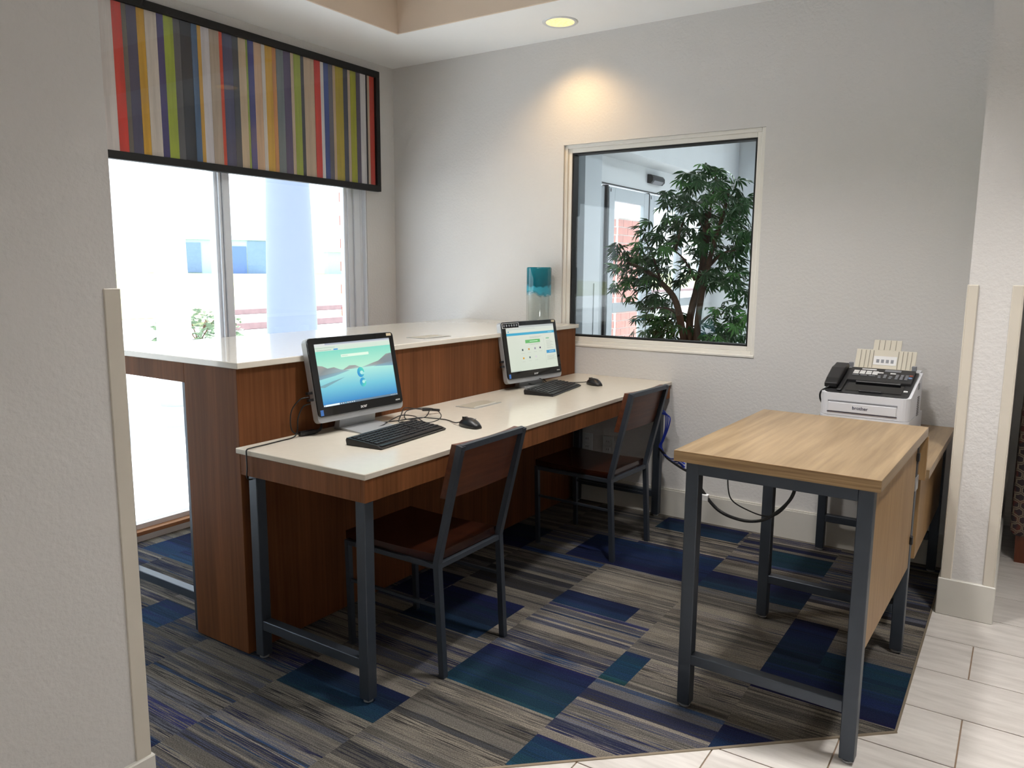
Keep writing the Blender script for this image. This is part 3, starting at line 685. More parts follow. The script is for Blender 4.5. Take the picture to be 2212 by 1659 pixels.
# ------------------------------------------------------------------ fax machine
def build_fax():
    t = thing('fax_machine', 'white and charcoal fax machine with handset on the low oak table', 'fax machine', (3.075, -.50, .6725), math.radians(-2))
    w = .348                                            # local: front at y=0, back at y=.36, x centred
    # lower body with rounded front corners
    def outline(x0, yf, yb, r):
        pts = []
        for k in range(6): a = math.radians(180+90*k/5); pts.append((-x0+r+r*math.cos(a), yf+r+r*math.sin(a)))
        for k in range(6): a = math.radians(270+90*k/5); pts.append((x0-r+r*math.cos(a), yf+r+r*math.sin(a)))
        return pts+[(x0, yb), (-x0, yb)]
    MB().prism(outline(w/2+.004, 0, .36, .035), .0, .082, 'z', bev=.002).obj('base_unit', 'fax_white', t)
    # upper shell: sloped top rising to the back
    def zt(y): return .178+.079*max(0, min(1, (y-.03)/.25))
    def sloped(x0, yf, yb, r, zb, lift, name, mat, hole=None):
        O = outline(x0, yf, yb, r); m = MB()
        lo = [m.bm.verts.new((x, y, zb if zb is not None else zt(y)-.004)) for x, y in O]; hi = [m.bm.verts.new((x, y, zt(y)+lift)) for x, y in O]
        n = len(O); m.bm.faces.new(lo[::-1]); 
        # fan the top in strips so that it can bend at the slope line
        c = [m.bm.verts.new((0, yy, zt(yy)+lift)) for yy in (yf+.01, yb)]
        ring = hi
        tris = [(ring[i], ring[(i+1) % n], c[0] if (O[i][1]+O[(i+1) % n][1])/2 < .1 else c[1]) for i in range(n)]
        bmesh.ops.contextual_create(m.bm, geom=hi)
        for v in c: m.bm.verts.remove(v)
        for i in range(n): m.bm.faces.new((lo[i], lo[(i+1) % n], hi[(i+1) % n], hi[i]))
        return m.obj(name, mat, t)
    sloped(w/2+.003, .001, .30, .035, .0835, 0.0, 'shell', 'fax_white')
    sloped(w/2-.008, .013, .272, .030, None, .0035, 'top_cover', 'fax_dark')
    ang = math.atan2(.079, .25)
    T = Matrix.Translation((0, .03, .1825)) @ Matrix.Rotation(ang, 4, 'X')      # slope frame: x, s up the slope, n
    Sx = lambda mb: mb.xform(T)
    # output bay, sunk look: dark gloss recess with a lip
    Sx(MB().box(-.085, .135, .018, .105, -.002, .0015)).obj('output_bay', 'blackgloss', t)
    Sx(MB().box(-.06, .12, .098, .112, .0, .010, .002)).obj('paper_lip', 'black', t)
    Sx(MB().box(-.03, .06, .012, .022, .001, .006, .001)).obj('output_flap', 'black', t)
    cp = Sx(MB().prism([(.112, .001), (.245, .001), (.243, .012), (.114, .009)], -.105, .155, 'x')).obj('control_panel', 'fax_dark', t)
    def pad(x0, x1, y0, y1, mat, nm, h=.0125): Sx(MB().box(x0, x1, y0, y1, .009, h+.001, .0006)).obj(nm, mat, cp)
    pad(-.060, .0, .222, .231, 'paper', 'name_plate', .0125); pad(.035, .10, .216, .234, 'grey', 'display', .0124)
    for i in range(4):
        for j in range(2): pad(-.088+.026*i, -.066+.026*i, .176+.019*j, .190+.019*j, 'paper', 'speed_key')
    for i in range(3): pad(-.088+.034*i, -.062+.034*i, .160, .165, 'grey', 'speed_key')
    for x in (.022, .072): pad(x-.011, x+.011, .194, .203, 'paper', 'function_key')
    for x, y in ((.045, .178), (.045, .152), (.022, .165), (.068, .165), (.045, .165), (.024, .150), (.066, .150)): pad(x-.006, x+.006, y-.003, y+.003, 'grey', 'arrow_key')
    for i in range(3):
        for j in range(4): pad(.086+.019*i, .098+.019*i, .146+.013*j, .152+.013*j, 'grey', 'number_key')
    pad(.146-.008, .152, .186, .193, 'brick', 'stop_key'); pad(.138, .152, .160, .170, 'metal_d', 'start_key')
    Sx(MB().box(.140, .155, .040, .050, .001, .005)).obj('badge', 'paper', t)
    # handset in its cradle
    hs = thing('handset', None, None); del_keys(hs); hs.parent = t
    m = MB(); prof = [(.02, .006), (.02, .026), (.06, .036), (.16, .042), (.235, .034), (.25, .018), (.25, .004), (.19, .008), (.06, .006)]
    Sx(m.prism(prof, -.172, -.118, 'x', bev=.005)).obj('grip', 'black', hs)
    Sx(MB().box(-.116, -.098, .0, .24, .0, .010, .002)).obj('cradle', 'black', t)
    c = [(-.150, .045, .200), (-.180, .035, .175), (-.186, .05, .14), (-.181, .10, .10)]
    MB().tube(spline(c, 6), .004, 6).obj('cord', 'black', t, True)
    # back ledge with document support and its extension
    MB().prism([(.285, .20), (.36, .19), (.36, .262), (.29, .256)], -.135, .165, 'x', bev=.003).obj('rear_shell', 'fax_white', t)
    MB().box(-.11, .14, .288, .318, .256, .262, .001).obj('document_slot', 'fax_tray', t)
    A = Matrix.Translation((.015, .318, .258)) @ Matrix.Rotation(math.radians(-24), 4, 'X')
    ds = MB().box(-.125, .125, 0, .004, 0, .092, .001).xform(A).obj('document_support', 'fax_tray', t)
    for x in (-.105, -.085, -.068, -.052, .052, .07, .088, .106): MB().box(x-.001, x+.001, -.003, 0, .004, .088).xform(A).obj('rib', 'fax_rib', ds)
    MB().box(-.048, .048, -.0015, 0, .020, .062).xform(A).obj('instruction_label', 'paper', ds)
    for k in range(4): MB().box(-.036+.02*k, -.024+.02*k, -.0022, -.0016, .030, .046).xform(A).obj('instruction_mark', 'grey', ds)
    ex = MB().box(-.058, .058, .004, .008, .07, .142, .001).xform(A).obj('support_extension', 'fax_tray', t)
    for x in (-.035, -.012, .012, .035): MB().box(x-.001, x+.001, .0015, .004, .094, .140).xform(A).obj('rib', 'fax_rib', ex)
    for x in (-.118, .142): MB().box(x-.010, x+.010, .285, .30, .262, .285, .003).obj('paper_guide', 'grey', t)
    # front drawer
    dr = MB().box(-.140, .130, -.0035, .004, .100, .140, .002).obj('drawer', 'fax_white', t)
    MB().box(-.142, .132, -.0018, .004, .140, .148, .001).obj('finger_groove', 'grey', t)
    for a in ((-.143, .133, .0975, .0995), ): MB().box(a[0], a[1], -.0022, .004, a[2], a[3]).obj('drawer_seam', 'ink', t)
    F = Matrix(((1, 0, 0, 0), (0, 0, -1, 0), (0, 1, 0, 0), (0, 0, 0, 1)))
    text_mesh('logo_text', 'brother', .020, 'ink', t, Matrix.Translation((-.010, -.0042, .121)) @ F)
    for k in range(11): MB().box(w/2+.002, w/2+.0046, .20, .245, .080+.008*k, .0832+.008*k).obj('vent_slot', 'fax_dark', t)
    MB().box(w/2+.002, w/2+.0046, .19, .23, .195, .222, .001).obj('side_latch', 'grey', t)
def del_keys(o):
    for k in ('label', 'category'):
        if k in o: del o[k]
build_fax()
# ------------------------------------------------------------------ cables under the oak desk and along the wall
cable_thing('black_cable', [(2.00, -.10, .40), (2.05, -.14, .385), (2.11, -.25, .39), (2.339, -.7, .482), (2.469, -.95, .535), (2.58, -1.2, .60), (2.655, -1.38, .655), (2.690, -1.38, .60), (2.761, -1.38, .526), (2.845, -1.38, .503), (2.917, -1.38, .515), (2.97, -1.38, .556), (3.012, -1.38, .613), (3.025, -1.38, .68), (3.03, -1.38, .796)], .006, 'thick black cable sagging in a loop beneath the oak desk')
cable_thing('thin_black_cable', [(2.790, -1.36, .796), (2.786, -1.36, .68), (2.790, -1.36, .60), (2.808, -1.36, .56), (2.86, -1.36, .537), (2.917, -1.36, .526), (2.96, -1.36, .537), (3.0, -1.36, .588), (3.022, -1.36, .66), (3.035, -1.36, .796)], .0024, 'thin black cord sagging beside the thick cable beneath the oak desk')
for k, (dx, dz) in enumerate(((0, 0), (.013, -.012), (.026, -.02))):
    cable_thing('network_cable', [(1.997+dx*.4, -.10, .615+dz), (2.030+dx, -.10, .60+dz), (2.034+dx*.6, -.10, .52), (2.018+dx*.3, -.10, .45), (2.002+dx*.5, -.10, .41), (2.035+dx, -.12, .375+dz), (2.10+dx, -.25, .405+dz), (2.22+dx, -.48, .45+dz), (2.339+dx*.5, -.7, .51+dz), (2.47, -.95, .56+dz)], .0036, ['innermost', 'middle', 'outermost'][k]+' of the blue network cables hanging at the desk end by the wall', 'blue_cable', group='blue network cables by the wall')
t = thing('cable_tag', 'small white paper tag wrapped around the thick black cable', 'tag', (2.715, -1.38, .562))
MB().box(-.012, .012, -.008, .008, -.012, .012, .002).obj('wrap', 'paper', t); MB().box(-.03, -.012, -.001, .001, -.010, .006).obj('flag', 'paper', t)
def outlet(x, label):
    t = thing('wall_outlet', label, 'outlet', (x, -.001, .35), 0, 'wall outlets under the desk')
    MB().box(-.035, .035, -.006, 0, -.057, .057, .002).obj('face_plate', 'white', t)
    for z in (-.024, .024):
        s = MB().box(-.016, .016, -.008, -.006, z-.014, z+.014, .002).obj('socket', 'white', t)
        for x_ in (-.006, .006): MB().box(x_-.001, x_+.001, -.0086, -.008, z-.004, z+.006).obj('slot', 'gasket', s)
outlet(1.507, 'white wall outlet under the desk nearer the cherry panel'); outlet(1.643, 'white wall outlet under the desk nearer the blue cables')
# ------------------------------------------------------------------ striped picture over the window
def build_picture():
    YL, YR, Z0, Z1 = -2.42, -.164, 1.861, 2.608; f = .038
    t = thing('framed_picture', 'wide black framed picture of vertical coloured wood stripes above the window', 'picture', (.004, (YL+YR)/2, Z0))
    k = dict(parent=t, world=True); x0, x1 = .002, .036
    MB().box(x0, x1, YL, YR, Z1-f, Z1, .002).obj('frame_bar', 'gasket', **k); MB().box(x0, x1, YL, YR, Z0, Z0+f, .002).obj('frame_bar', 'gasket', **k)
    MB().box(x0, x1, YL, YL+.034, Z0+f, Z1-f, .002).obj('frame_bar', 'gasket', **k); MB().box(x0, x1, YR-.034, YR, Z0+f, Z1-f, .002).obj('frame_bar', 'gasket', **k)
    ys = [-1.968, -1.909, -1.861, -1.838, -1.788, -1.748, -1.687, -1.652, -1.6, -1.563, -1.502, -1.469, -1.448, -1.399, -1.341, -1.321, -1.261, -1.224, -1.176, -1.164, -1.126, -1.075, -1.051, -1.002, -.975, -.924, -.874, -.852, -.802, -.777, -.698, -.652, -.626, -.589, -.554, -.533, -.467, -.43, -.408, -.359, -.323, -.274, -.261, -.241, -.196]
    cs = [(216, 208, 204), (214, 72, 62), (116, 110, 102), (88, 86, 110), (212, 166, 62), (212, 202, 192), (78, 72, 122), (166, 182, 72), (98, 98, 102), (58, 62, 70), (84, 112, 146), (206, 162, 76), (212, 208, 212), (182, 166, 150), (214, 82, 60), (80, 82, 114), (76, 80, 88), (204, 184, 156), (150, 172, 80), (72, 76, 138), (206, 174, 146), (216, 212, 208), (212, 168, 66), (206, 146, 92), (118, 130, 136), (90, 80, 114), (206, 186, 162), (162, 176, 76), (64, 68, 78), (202, 180, 156), (212, 66, 58), (222, 220, 220), (66, 86, 150), (112, 108, 118), (196, 172, 146), (182, 164, 62), (74, 78, 92), (198, 178, 156), (168, 170, 52), (92, 84, 104), (212, 210, 212), (44, 40, 48), (196, 176, 156), (200, 70, 56)]
    ex = [(-2.386, -2.31, (182, 166, 150)), (-2.31, -2.26, (166, 182, 72)), (-2.26, -2.20, (88, 86, 110)), (-2.20, -2.11, (206, 186, 162)), (-2.11, -2.05, (66, 86, 150)), (-2.05, -1.968, (216, 208, 204))]
    alls = ex[:-1]+[(-2.05, ys[1], cs[0])]+[(ys[i], ys[i+1], cs[i]) for i in range(1, len(cs))]
    mats = {}
    rnd = random.Random(4)
    for a, b, c in alls:
        if c not in mats: mats[c] = wood('stripe_paint', tuple(min(255, v*.97) for v in c), tuple(min(255, v*1.10) for v in c), (1, 1, .07), .6, 45, spec=.2)
        MB().box(.006, .016+rnd.choice((0, .001, .002)), a+.0004, b-.0004, Z0+f, Z1-f).obj('stripe', mats[c], **k)
    MB().box(.022, .025, YL+.034, YR-.034, Z0+f, Z1-f).obj('picture_glass', 'picglass', **k)
build_picture()
# ------------------------------------------------------------------ vase on the counter
def build_vase():
    m, nt, b = new_mat('vase_teal_glass')
    tc = nt.nodes.new('ShaderNodeTexCoord'); sp = nt.nodes.new('ShaderNodeSeparateXYZ'); nt.links.new(tc.outputs['Object'], sp.inputs[0])
    n = noise(nt, tc.outputs['Object'], 14, 2); ad = nt.nodes.new('ShaderNodeMath'); ad.operation = 'MULTIPLY_ADD'; ad.inputs[1].default_value = .10; nt.links.new(n, ad.inputs[0]); nt.links.new(sp.outputs[2], ad.inputs[2])
    f = ramp(nt, ad.outputs[0], [(.215, (0, 0, 0, 1)), (.24, (1, 1, 1, 1))])
    c = ramp(nt, ad.outputs[0], [(.20, lin((70, 165, 190))), (.262, lin((60, 160, 185))), (.275, lin((10, 92, 108))), (.38, lin((24, 120, 138)))])
    tr = nt.nodes.new('ShaderNodeBsdfTransparent'); tr.inputs[0].default_value = (.93, .95, .94, 1); mx = nt.nodes.new('ShaderNodeMixShader')
    nt.links.new(c, b.inputs['Base Color']); b.inputs['Roughness'].default_value = .06
    g = nt.nodes.new('ShaderNodeBsdfGlossy'); g.inputs['Roughness'].default_value = .03; m2 = nt.nodes.new('ShaderNodeMixShader')
    nt.links.new(schlick(nt), m2.inputs[0]); nt.links.new(tr.outputs[0], m2.inputs[1]); nt.links.new(g.outputs[0], m2.inputs[2])
    nt.links.new(f, mx.inputs[0]); nt.links.new(m2.outputs[0], mx.inputs[1]); nt.links.new(b.outputs[0], mx.inputs[2]); nt.links.new(mx.outputs[0], nt.nodes['Material Output'].inputs[0])
    R = .073; prof = [(.001, .0), (R-.006, 0), (R, .006), (R, .322), (R-.003, .328), (R-.008, .329), (R-.010, .322), (R-.010, .022), (R-.02, .014), (.001, .012)]
    MB().lathe(prof, (0, 0, 0), 40, False).obj('glass_vase', m, None, True, loc=(1.216, -.105, 1.0512), label='tall clear glass vase with a teal top half on the counter by the wall', cat='vase')
build_vase()
# ------------------------------------------------------------------ recessed ceiling light
def build_light():
    t = thing('ceiling_light', 'round recessed ceiling light glowing warm above the vestibule window', 'light', (1.425, -.262, H), 0)
    MB().lathe([(.076, -.003), (.090, -.006), (.096, -.001), (.096, .0)], (0, 0, 0), 40, False).obj('trim_ring', 'white', t, True)
    m, nt, b = new_mat('lamp_lens'); v = tex_coord(nt, (1, 1, .2)); n = noise(nt, v, 60, 2)
    nt.links.new(ramp(nt, n, [(.35, (1, .62, .24, 1)), (.65, (1, .80, .42, 1))]), b.inputs['Emission Color']); b.inputs['Emission Strength'].default_value = .62; b.inputs['Base Color'].default_value = (.1, .09, .07, 1)
    MB().lathe([(.076, -.003), (.05, -.002), (.001, -.0015)], (0, 0, 0), 40, False).obj('lens', m, t, True)
    ld = bpy.data.lights.new('ceiling_lamp', 'SPOT'); ld.energy = 11; ld.color = (1, .66, .30); ld.spot_size = math.radians(128); ld.spot_blend = .75; ld.shadow_soft_size = .06
    lo = bpy.data.objects.new('lamp', ld); COL.objects.link(lo); lo.parent = t; lo.location = (0, 0, -.012)
    lab = {(1.75, -1.9): ('added in the raised tray over the low desk', .32, 62, 140), (2.75, -1.65): ('in the raised tray over the carpet', .32, 100, 116), (4.0, -1.6): ('added in the raised tray nearest the column', .32, 115, 88), (4.4, -3.6): ('added in the raised tray behind the viewer', .32, 90, 84), (4.9, -5.8): ('added in the lobby soffit on the right', 0, 50, 100), (3.4, -6.4): ('added in the lobby soffit by the front wall', 0, 60, 100)}
    for (x, y), (l, dz, e, a) in lab.items():  # unseen lights added for room brightness; carpet one read from its warm pool
        c = copy_tree(t); c.location = (x, y, H+dz); c['label'] = 'unseen recessed ceiling light '+l; c['group'] = 'unseen lobby ceiling lights'
        for ch in c.children:
            if ch.type == 'LIGHT': ch.data = ch.data.copy(); ch.data.energy = e; ch.data.color = (1, .965, .93); ch.data.spot_size = math.radians(a); ch.data.shadow_soft_size = .12
build_light()
# ------------------------------------------------------------------ vestibule beyond the back wall
def build_vestibule():
    b = MB().box(.33, .43, .16, 2.15, 0, 2.9).box(.33, .43, 4.9, 5.2, 0, 2.9).box(.33, .43, 2.15, 4.9, 2.12, 2.9)
    struct('wall_vestibule', b, 'vest')
    b = MB().box(.33, 1.15, 5.1, 5.2, 0, 2.9).box(1.15, 3.43, 5.1, 5.2, 2.3, 2.9).box(1.15, 3.43, 5.1, 5.2, 0, .15)
    struct('wall_vestibule_end', b, 'vest')
    struct('ceiling_vestibule', MB().box(.33, 3.43, .16, 5.2, 2.85, 2.95).box(.431, .70, .161, 5.09, 2.35, 2.84), 'vest')
    struct('trim_pilaster', MB().box(.431, .50, 1.76, 2.06, 0, 2.349, .004).box(.50, .506, 1.95, 1.955, 0, 1.25), 'door')
    struct('trim_post', MB().box(1.02, 1.15, 4.95, 5.09, 0, 2.84, .003), 'metal_d')
    # end glazing
    w = MB().box(1.15, 3.42, 5.12, 5.17, .15, .25).box(1.15, 3.42, 5.12, 5.17, 2.2, 2.3).box(2.2, 2.3, 5.12, 5.17, .25, 2.2).box(1.15, 1.22, 5.12, 5.17, .25, 2.2)
    wo = struct('window_3', w, 'alu')
    for a, c in ((1.22, 2.2), (2.3, 3.42)): MB().box(a, c, 5.14, 5.146, .25, 2.2).obj('pane', 'glass', wo)
    def leaf(name, y0, y1, x, st=.11, gap=True):
        m = MB().box(x, x+.045, y0, y0+st, .01, 2.105, .003).box(x, x+.045, y1-st, y1, .01, 2.105, .003).box(x, x+.045, y0+st, y1-st, 1.985, 2.105, .003).box(x, x+.045, y0+st, y1-st, .97, 1.06, .003).box(x, x+.045, y0+st, y1-st, .01, .18, .003)
        o = struct(name, m, 'door')
        for a, c in ((.18, .97), (1.06, 1.985)): MB().box(x+.02, x+.026, y0+st, y1-st, a, c).obj('pane', 'glass', o)
        MB().box(x+.044, x+.047, y0+.018, y0+.03, 2.06, 2.09).obj('bolt', 'gasket', o)
        return o
    leaf('door_1', 2.155, 2.335, .345, .06); leaf('door_2', 2.372, 3.235, .375); leaf('door_3', 3.262, 4.13, .375); leaf('door_4', 4.16, 4.895, .345, .08)
    for y in (2.336, 3.237, 4.132): struct('trim_seal', MB().box(.36, .415, y, y+.024, .01, 2.115), 'gasket')
    struct('trim_header', MB().box(.431, .436, 2.15, 4.9, 2.117, 2.126), 'gasket')
    t = thing('vestibule_fill_panel', 'unseen square light panel added to brighten the vestibule', 'light', (2.3, 2.3, 2.849))  # unseen panel and lamp, added to lift the vestibule's brightness
    MB().box(-.32, .32, -.32, .32, -.03, 0, .004).obj('housing', 'white', t)
    MB().box(-.29, .29, -.29, .29, -.034, -.030).obj('diffuser', plain('panel_glow', (235, 245, 255), .5, var=0, emit=2.0), t)
    ld = bpy.data.lights.new('vestibule_fill_lamp', 'AREA'); ld.energy = 10; ld.size = .56; ld.color = (.88, .95, 1)
    lo = bpy.data.objects.new('lamp', ld); COL.objects.link(lo); lo.parent = t; lo.location = (0, 0, -.04)
    t = thing('motion_sensor', 'black motion sensor mounted on the header above the sliding doors', 'sensor', (.431, 3.30, 2.245))
    MB().prism([(0, -.04), (.035, -.045), (.06, -.02), (.06, .015), (.04, .04), (0, .045)], -.15, .15, 'y', bev=.006).obj('housing', 'black', t)
    MB().prism([(.0352, -.0455), (.0605, -.0205), (.061, -.015), (.030, -.0465)], -.11, .11, 'y').obj('sensor_window', 'grey', t)
    t = thing('door_sticker', 'small grey notice stuck on the narrow door pane', 'sticker', (.373, 2.245, 1.06))
    MB().box(0, .002, -.028, .028, .0, .17).obj('sheet', 'grey', t)
    for k in range(5): MB().box(.002, .0025, -.02, .02, .03+.025*k, .034+.025*k).obj('text_line', 'ink', t)
build_vestibule()
def build_tree():
    Y = 1.15
    t = thing('potted_tree', 'tall artificial tree with long narrow green leaves seen through the vestibule window', 'tree', (1.66, Y, 0))
    k = dict(parent=t, world=True)
    MB().lathe([(.14, .0), (.17, .02), (.20, .33), (.205, .35), (.18, .35), (.18, .30), (.001, .30)], (1.66, Y, .002), 24, False).obj('pot', 'pot', **k)
    def tr(nm, pts, r0, r1): 
        p = spline(pts, 5); n = len(p); MB().tube(p, 1, 8, taper=[r0+(r1-r0)*i/(n-1) for i in range(n)]).obj(nm, 'bark', smooth=True, **k)
    tr('trunk', [(1.66, Y, .28), (1.655, Y, .75), (1.62, Y-.02, 1.0), (1.57, Y-.03, 1.17), (1.47, Y-.04, 1.28), (1.36, Y-.05, 1.36), (1.22, Y-.06, 1.42)], .034, .012)
    tr('trunk', [(1.69, Y+.03, .28), (1.68, Y+.03, .80), (1.66, Y+.04, 1.02), (1.70, Y+.05, 1.25), (1.74, Y+.05, 1.45), (1.76, Y+.03, 1.60), (1.77, Y, 1.76)], .032, .020)
    tr('trunk', [(1.72, Y-.02, .28), (1.74, Y-.02, .80), (1.745, Y-.03, 1.05), (1.78, Y-.03, 1.30), (1.83, Y-.04, 1.52), (1.89, Y-.05, 1.72), (1.93, Y-.06, 1.9)], .030, .010)
    for a, b in (((1.76, Y, 1.62), (1.60, Y, 1.85)), ((1.78, Y, 1.70), (1.80, Y+.05, 2.0)), ((1.47, Y-.04, 1.28), (1.30, Y+.05, 1.58)), ((1.80, Y, 1.4), (2.0, Y-.1, 1.5)), ((1.62, Y, 1.05), (1.42, Y-.1, 1.10)), ((1.745, Y, 1.0), (1.93, Y-.1, 1.08)), ((1.55, Y, 1.5), (1.62, Y, 1.75)), ((1.70, Y, 1.3), (1.55, Y, 1.5))):
        a = Vector(a); b = Vector(b); tr('branch', [a, (a+b)/2+Vector((0, 0, .03)), b], .011, .004)
    # palmate leaf: seven long leaflets on a short stalk, three shapes shared by all leaves
    def leafmesh(seed, mat):
        r = random.Random(seed); m = bmesh.new()
        for i in range(7):
            a = (i-3)*.42+r.uniform(-.12, .12); L = r.uniform(.068, .098)*(1-.05*abs(i-3)); wd = .0085; dr = r.uniform(.15, .55)
            d = Vector((math.cos(a), math.sin(a), 0)); s = Vector((-math.sin(a), math.cos(a), 0)); o = Vector((.018*(3-abs(i-3))*.35, 0, 0))
            P = lambda q, w: o + d*(L*q) + s*w + Vector((0, 0, -dr*L*q*q + r.uniform(-.002, .002)))
            v = [m.verts.new(x) for x in (P(.02, 0), P(.35, wd), P(.35, -wd), P(.70, wd*.85), P(.70, -wd*.85), P(1, 0), P(.35, 0)+Vector((0, 0, -.003)), P(.70, 0)+Vector((0, 0, -.003)))]
            for q in ((0, 1, 6), (0, 6, 2), (1, 3, 7, 6), (6, 7, 4, 2), (3, 5, 7), (7, 5, 4)): m.faces.new([v[x] for x in q])
        me = bpy.data.meshes.new('leaf'); m.to_mesh(me); m.free(); me.materials.append(MT[mat]); return me
    meshes = [leafmesh(1, 'leaf'), leafmesh(2, 'leaf'), leafmesh(3, 'leaf2')]
    clumps = [(1.74, 1.96, .13, 30), (1.88, 1.92, .11, 22), (1.56, 1.85, .11, 24), (1.62, 1.72, .13, 30), (1.80, 1.78, .13, 26), (1.97, 1.80, .12, 26), (1.40, 1.62, .13, 30), (1.52, 1.56, .13, 26), (1.72, 1.54, .12, 20),
        (1.90, 1.58, .14, 32), (2.02, 1.62, .10, 20), (1.16, 1.46, .12, 26), (1.28, 1.42, .13, 32), (1.42, 1.38, .13, 28), (1.22, 1.28, .10, 18), (1.92, 1.36, .14, 30), (2.03, 1.30, .10, 20), (1.60, 1.36, .10, 16), (1.76, 1.34, .10, 14),
        (1.36, 1.16, .10, 18), (1.48, 1.10, .12, 26), (1.40, .98, .11, 22), (1.56, .98, .11, 22), (1.68, .92, .11, 18), (1.90, 1.06, .12, 22), (2.0, .96, .12, 26), (1.84, .90, .11, 20), (1.50, .88, .10, 18), (2.08, 1.15, .09, 14)]
    rnd = random.Random(11); L = []
    cen = Vector((1.66, Y, 1.3))
    for cx, cz, rad, n in clumps:
        for _ in range(n):
            while True:
                d = Vector((rnd.uniform(-1, 1), rnd.uniform(-1, 1), rnd.uniform(-1, 1)))
                if d.length < 1: break
            p = Vector((cx, Y+rnd.uniform(-.10, .10), cz)) + Vector((d.x*rad, d.y*rad*1.6, d.z*rad))
            out = math.atan2(p.y-cen.y, p.x-cen.x)+rnd.uniform(-1.2, 1.2)
            L.append((p.y, Matrix.LocRotScale(p, (Matrix.Rotation(out, 3, 'Z') @ Matrix.Rotation(rnd.uniform(-.2, 1.0), 3, 'Y') @ Matrix.Rotation(rnd.uniform(-.7, .7), 3, 'X')).to_euler(), Vector((1, 1, 1))*rnd.uniform(.8, 1.15)), rnd.randrange(3)))
    L.sort(key=lambda q: q[0]); inv = Matrix.Translation((-1.66, -Y, 0))
    rest = bmesh.new()
    for i, (_, m, q) in enumerate(L):
        if i < 300: o = link('leaf', meshes[q], t); o.matrix_local = inv @ m
        else:
            me = meshes[q].copy(); me.transform(m); rest.from_mesh(me); bpy.data.meshes.remove(me)
    me = bpy.data.meshes.new('foliage'); rest.to_mesh(me); rest.free(); me.materials.append(MT['leaf']); link('foliage', me, t, kind='stuff', world=True)
build_tree()
# ------------------------------------------------------------------ armchair beyond the right wall
def build_armchair():
    t = thing('armchair', 'dark armchair in hexagon patterned fabric with wooden feet beyond the right wall', 'chair', (4.06, .66, 0))
    MB().box(-.40, .40, -.36, .38, .13, .42, .03, seg=3).obj('seat_base', 'hex', t, True)
    MB().box(-.28, .28, -.26, .34, .42, .54, .04, seg=3).obj('seat_cushion', 'hex', t, True)
    MB().box(-.42, .42, -.42, -.24, .13, .98, .04, seg=3).obj('backrest', 'hex', t, True)
    for s in (-1, 1):
        MB().box(s*.35-.07, s*.35+.07, -.30, .38, .13, .66, .035, seg=3).obj('armrest', 'hex', t, True)
        for y in (-.36, .32): MB().prism([(-.03, 0), (.03, 0), (.035, .13), (-.035, .13)], y-.03, y+.03, 'y', mat=Matrix.Translation((s*.36, 0, 0))).obj('foot', 'sofaleg', t)
build_armchair()
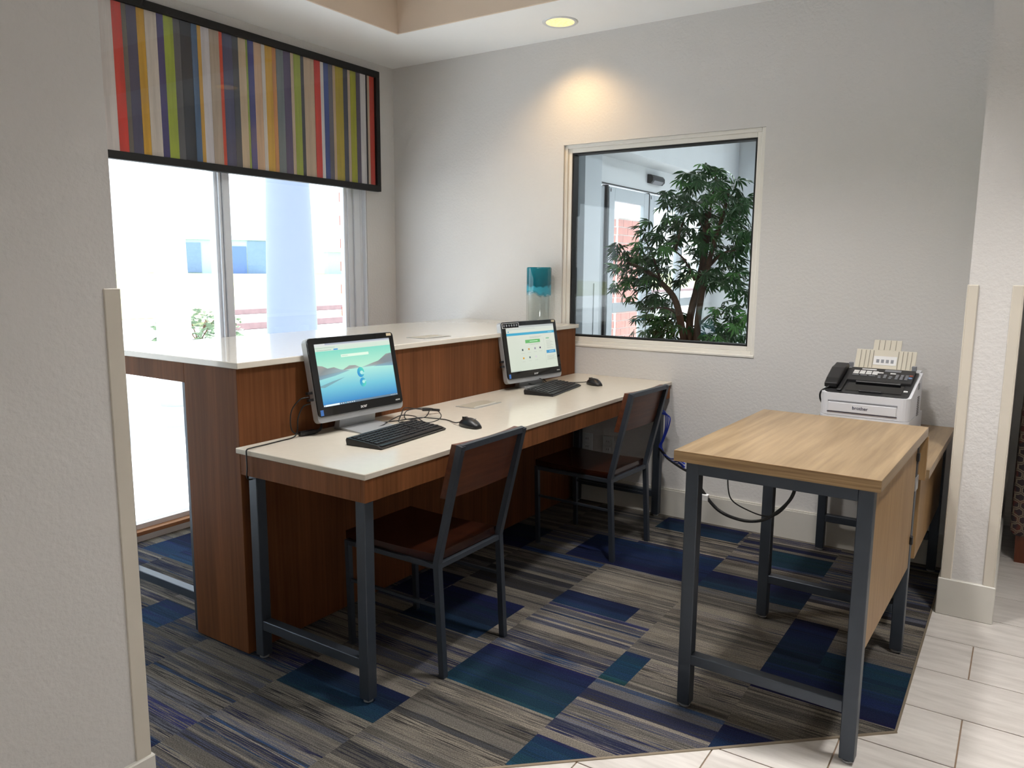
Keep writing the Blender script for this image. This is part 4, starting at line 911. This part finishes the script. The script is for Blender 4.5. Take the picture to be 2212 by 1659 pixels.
# ------------------------------------------------------------------ outdoors
def build_outdoors():
    struct('ground_drive', MB().box(-17, -.16, -40, 60, -.3, -.1), 'concrete')
    struct('ground_lawn', MB().prism([(-17, -.3), (-17, -.08), (-45, .72), (-160, .72), (-160, -.3)], -60, 140, 'y'), 'grass')
    struct('ground_island', MB().prism([(-12, -.1), (-12, .02), (-14.5, .02), (-14.5, -.1)], 7.6, 22, 'y', bev=.01), 'grass')
    for n, (x, y0, y1) in {'near': (-11.8, 7.4, 22), 'far': (-16.8, 11, 60)}.items():
        tag = MB().box(-.15, .15, (y0-y1)/2, (y1-y0)/2, -.1, .08, .02)
        tag.obj('curb', 'curb', None, loc=(x, (y0+y1)/2, 0), label='red painted curb along the '+('grass island outside' if n == 'near' else 'far lawn outside'), cat='curb')
    struct('canopy', MB().box(-4.2, -2.2, -9, 9, 3.5, 3.8), 'white')
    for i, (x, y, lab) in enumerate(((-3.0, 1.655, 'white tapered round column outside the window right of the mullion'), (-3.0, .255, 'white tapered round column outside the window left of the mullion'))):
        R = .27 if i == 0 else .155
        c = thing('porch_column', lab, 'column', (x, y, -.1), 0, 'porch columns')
        MB().lathe([(R*1.35, 0), (R*1.35, .10), (R*1.2, .12), (R*1.2, .18)], (0, 0, 0), 28).obj('base', ('column', 'white')[i], c)  # first column wears the shade-tinted colour, second stays plain white
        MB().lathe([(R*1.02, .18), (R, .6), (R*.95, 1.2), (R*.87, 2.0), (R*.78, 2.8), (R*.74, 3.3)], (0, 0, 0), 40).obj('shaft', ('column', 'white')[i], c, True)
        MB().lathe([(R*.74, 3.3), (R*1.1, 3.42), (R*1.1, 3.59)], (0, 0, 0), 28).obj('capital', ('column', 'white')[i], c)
    # brick pier at the window jamb: toothed bricks with mortar core
    p = thing('brick_pier', 'red brick jamb outside the right edge of the tall window', 'brickwork', (-.23, -.098, -.1))
    MB().box(-.04, .04, -.135, .28, 0, 3.59).obj('mortar_core', 'mortar', p)
    me = MB().box(-.05, .05, -.10, .10, .002, .066, .003).mesh('brick', 'brick'); me2 = MB().box(-.05, .05, -.05, .05, .002, .066, .003).mesh('brick', 'brick')
    for k in range(47):
        link('brick', me if k % 2 else me2, p, (0, -.045 if k % 2 else -.075+.0, .076*k)); link('brick', me, p, (0, .165 if k % 2 else .085, .076*k))
    # brick pillar seen through the sliding doors
    p = thing('brick_pillar', 'red brick pillar with white cap outside the sliding doors', 'pillar', (-1.1, 5.48, -.1))
    MB().box(-.29, .29, -.39, .39, 0, 2.12).obj('mortar_core', 'mortar', p)
    me = MB().box(-.008, .008, -.125, .125, .004, .092, .002).mesh('brick', 'brick'); me2 = MB().box(-.008, .008, -.06, .06, .004, .092, .002).mesh('brick', 'brick')
    mf = MB().box(-.125, .125, -.008, .008, .004, .092, .002).mesh('brick', 'brick')
    for k in range(21):
        z = .1*k+.01
        for y in ((-.265, 0, .265) if k % 2 else (-.33, -.135, .13, .33)): link('brick', me2 if abs(y) > .3 else me, p, (.294, y, z))
        for x in ((-.14, .14) if k % 2 else (-.15, .13)): link('brick', mf, p, (x, -.394, z))
    MB().box(-.36, .36, -.46, .46, 2.12, 2.22, .01).obj('cap', 'white', p)
    MB().lathe([(.24, 2.22), (.20, 3.59)], (0, 0, 0), 28).obj('shaft', 'white', p, True)
    # far metal buildings
    b = thing('metal_building', 'pale metal building with a blue door far across the lawn', 'building', (-61.3, 43, .72), math.radians(52))
    MB().box(-4.8, 4.6, 0, 8, 0, 3.2).obj('wall', 'metal_w', b)
    MB().prism([(-.2, 3.2), (8.2, 3.2), (4, 3.7)], -5, 4.8, 'x').obj('roof', 'metal_d', b)
    MB().box(.7, 2.4, -.1, 0, .0, 2.6).obj('door', 'metal_b', b); MB().box(2.5, 4.5, -.08, 0, 0, 3.1).obj('panel', 'metal_d', b)
    for x in (-4.6, -3.0): MB().box(x, x+1.3, -.08, 0, .1, 2.9).obj('panel', 'metal_d', b)
    b = thing('metal_shed', 'long low pale blue metal shed right of the porch column', 'building', (-52.4, 54.6, .72), math.radians(52))
    MB().box(-4.5, 4.5, 0, 5, 0, 2.2).obj('wall', 'metal_w', b); MB().prism([(-.3, 2.2), (5.3, 2.2), (2.5, 2.6)], -4.7, 4.7, 'x').obj('roof', 'white', b)
    # shrub
    s = thing('shrub', 'small grey green shrub beside the drive outside the tall window', 'shrub', (-9.6, 5.0, -.1))
    rnd = random.Random(5); m = bmesh.new()
    for _ in range(500):
        a = rnd.uniform(0, 6.28); r = rnd.random()**.5*.8; z = rnd.uniform(.05, .75)*(1-.5*r); c = Vector((r*math.cos(a), r*math.sin(a), z)); q = Matrix.Rotation(rnd.uniform(0, 6), 3, 'Z') @ Matrix.Rotation(rnd.uniform(0, 6), 3, 'X')
        m.faces.new([m.verts.new(c+q @ Vector(v)) for v in ((-.07, 0, 0), (0, -.03, 0), (.07, 0, 0), (0, .03, 0))])
    me = bpy.data.meshes.new('foliage'); m.to_mesh(me); m.free(); me.materials.append(MT['shrub']); link('foliage', me, s, kind='stuff')
    for k in range(5): MB().tube([(0, 0, 0), (.12*math.cos(k), .12*math.sin(k), .2), (.3*math.cos(k), .3*math.sin(k), .45)], .012, 5).obj('stem', 'bark', s)
build_outdoors()
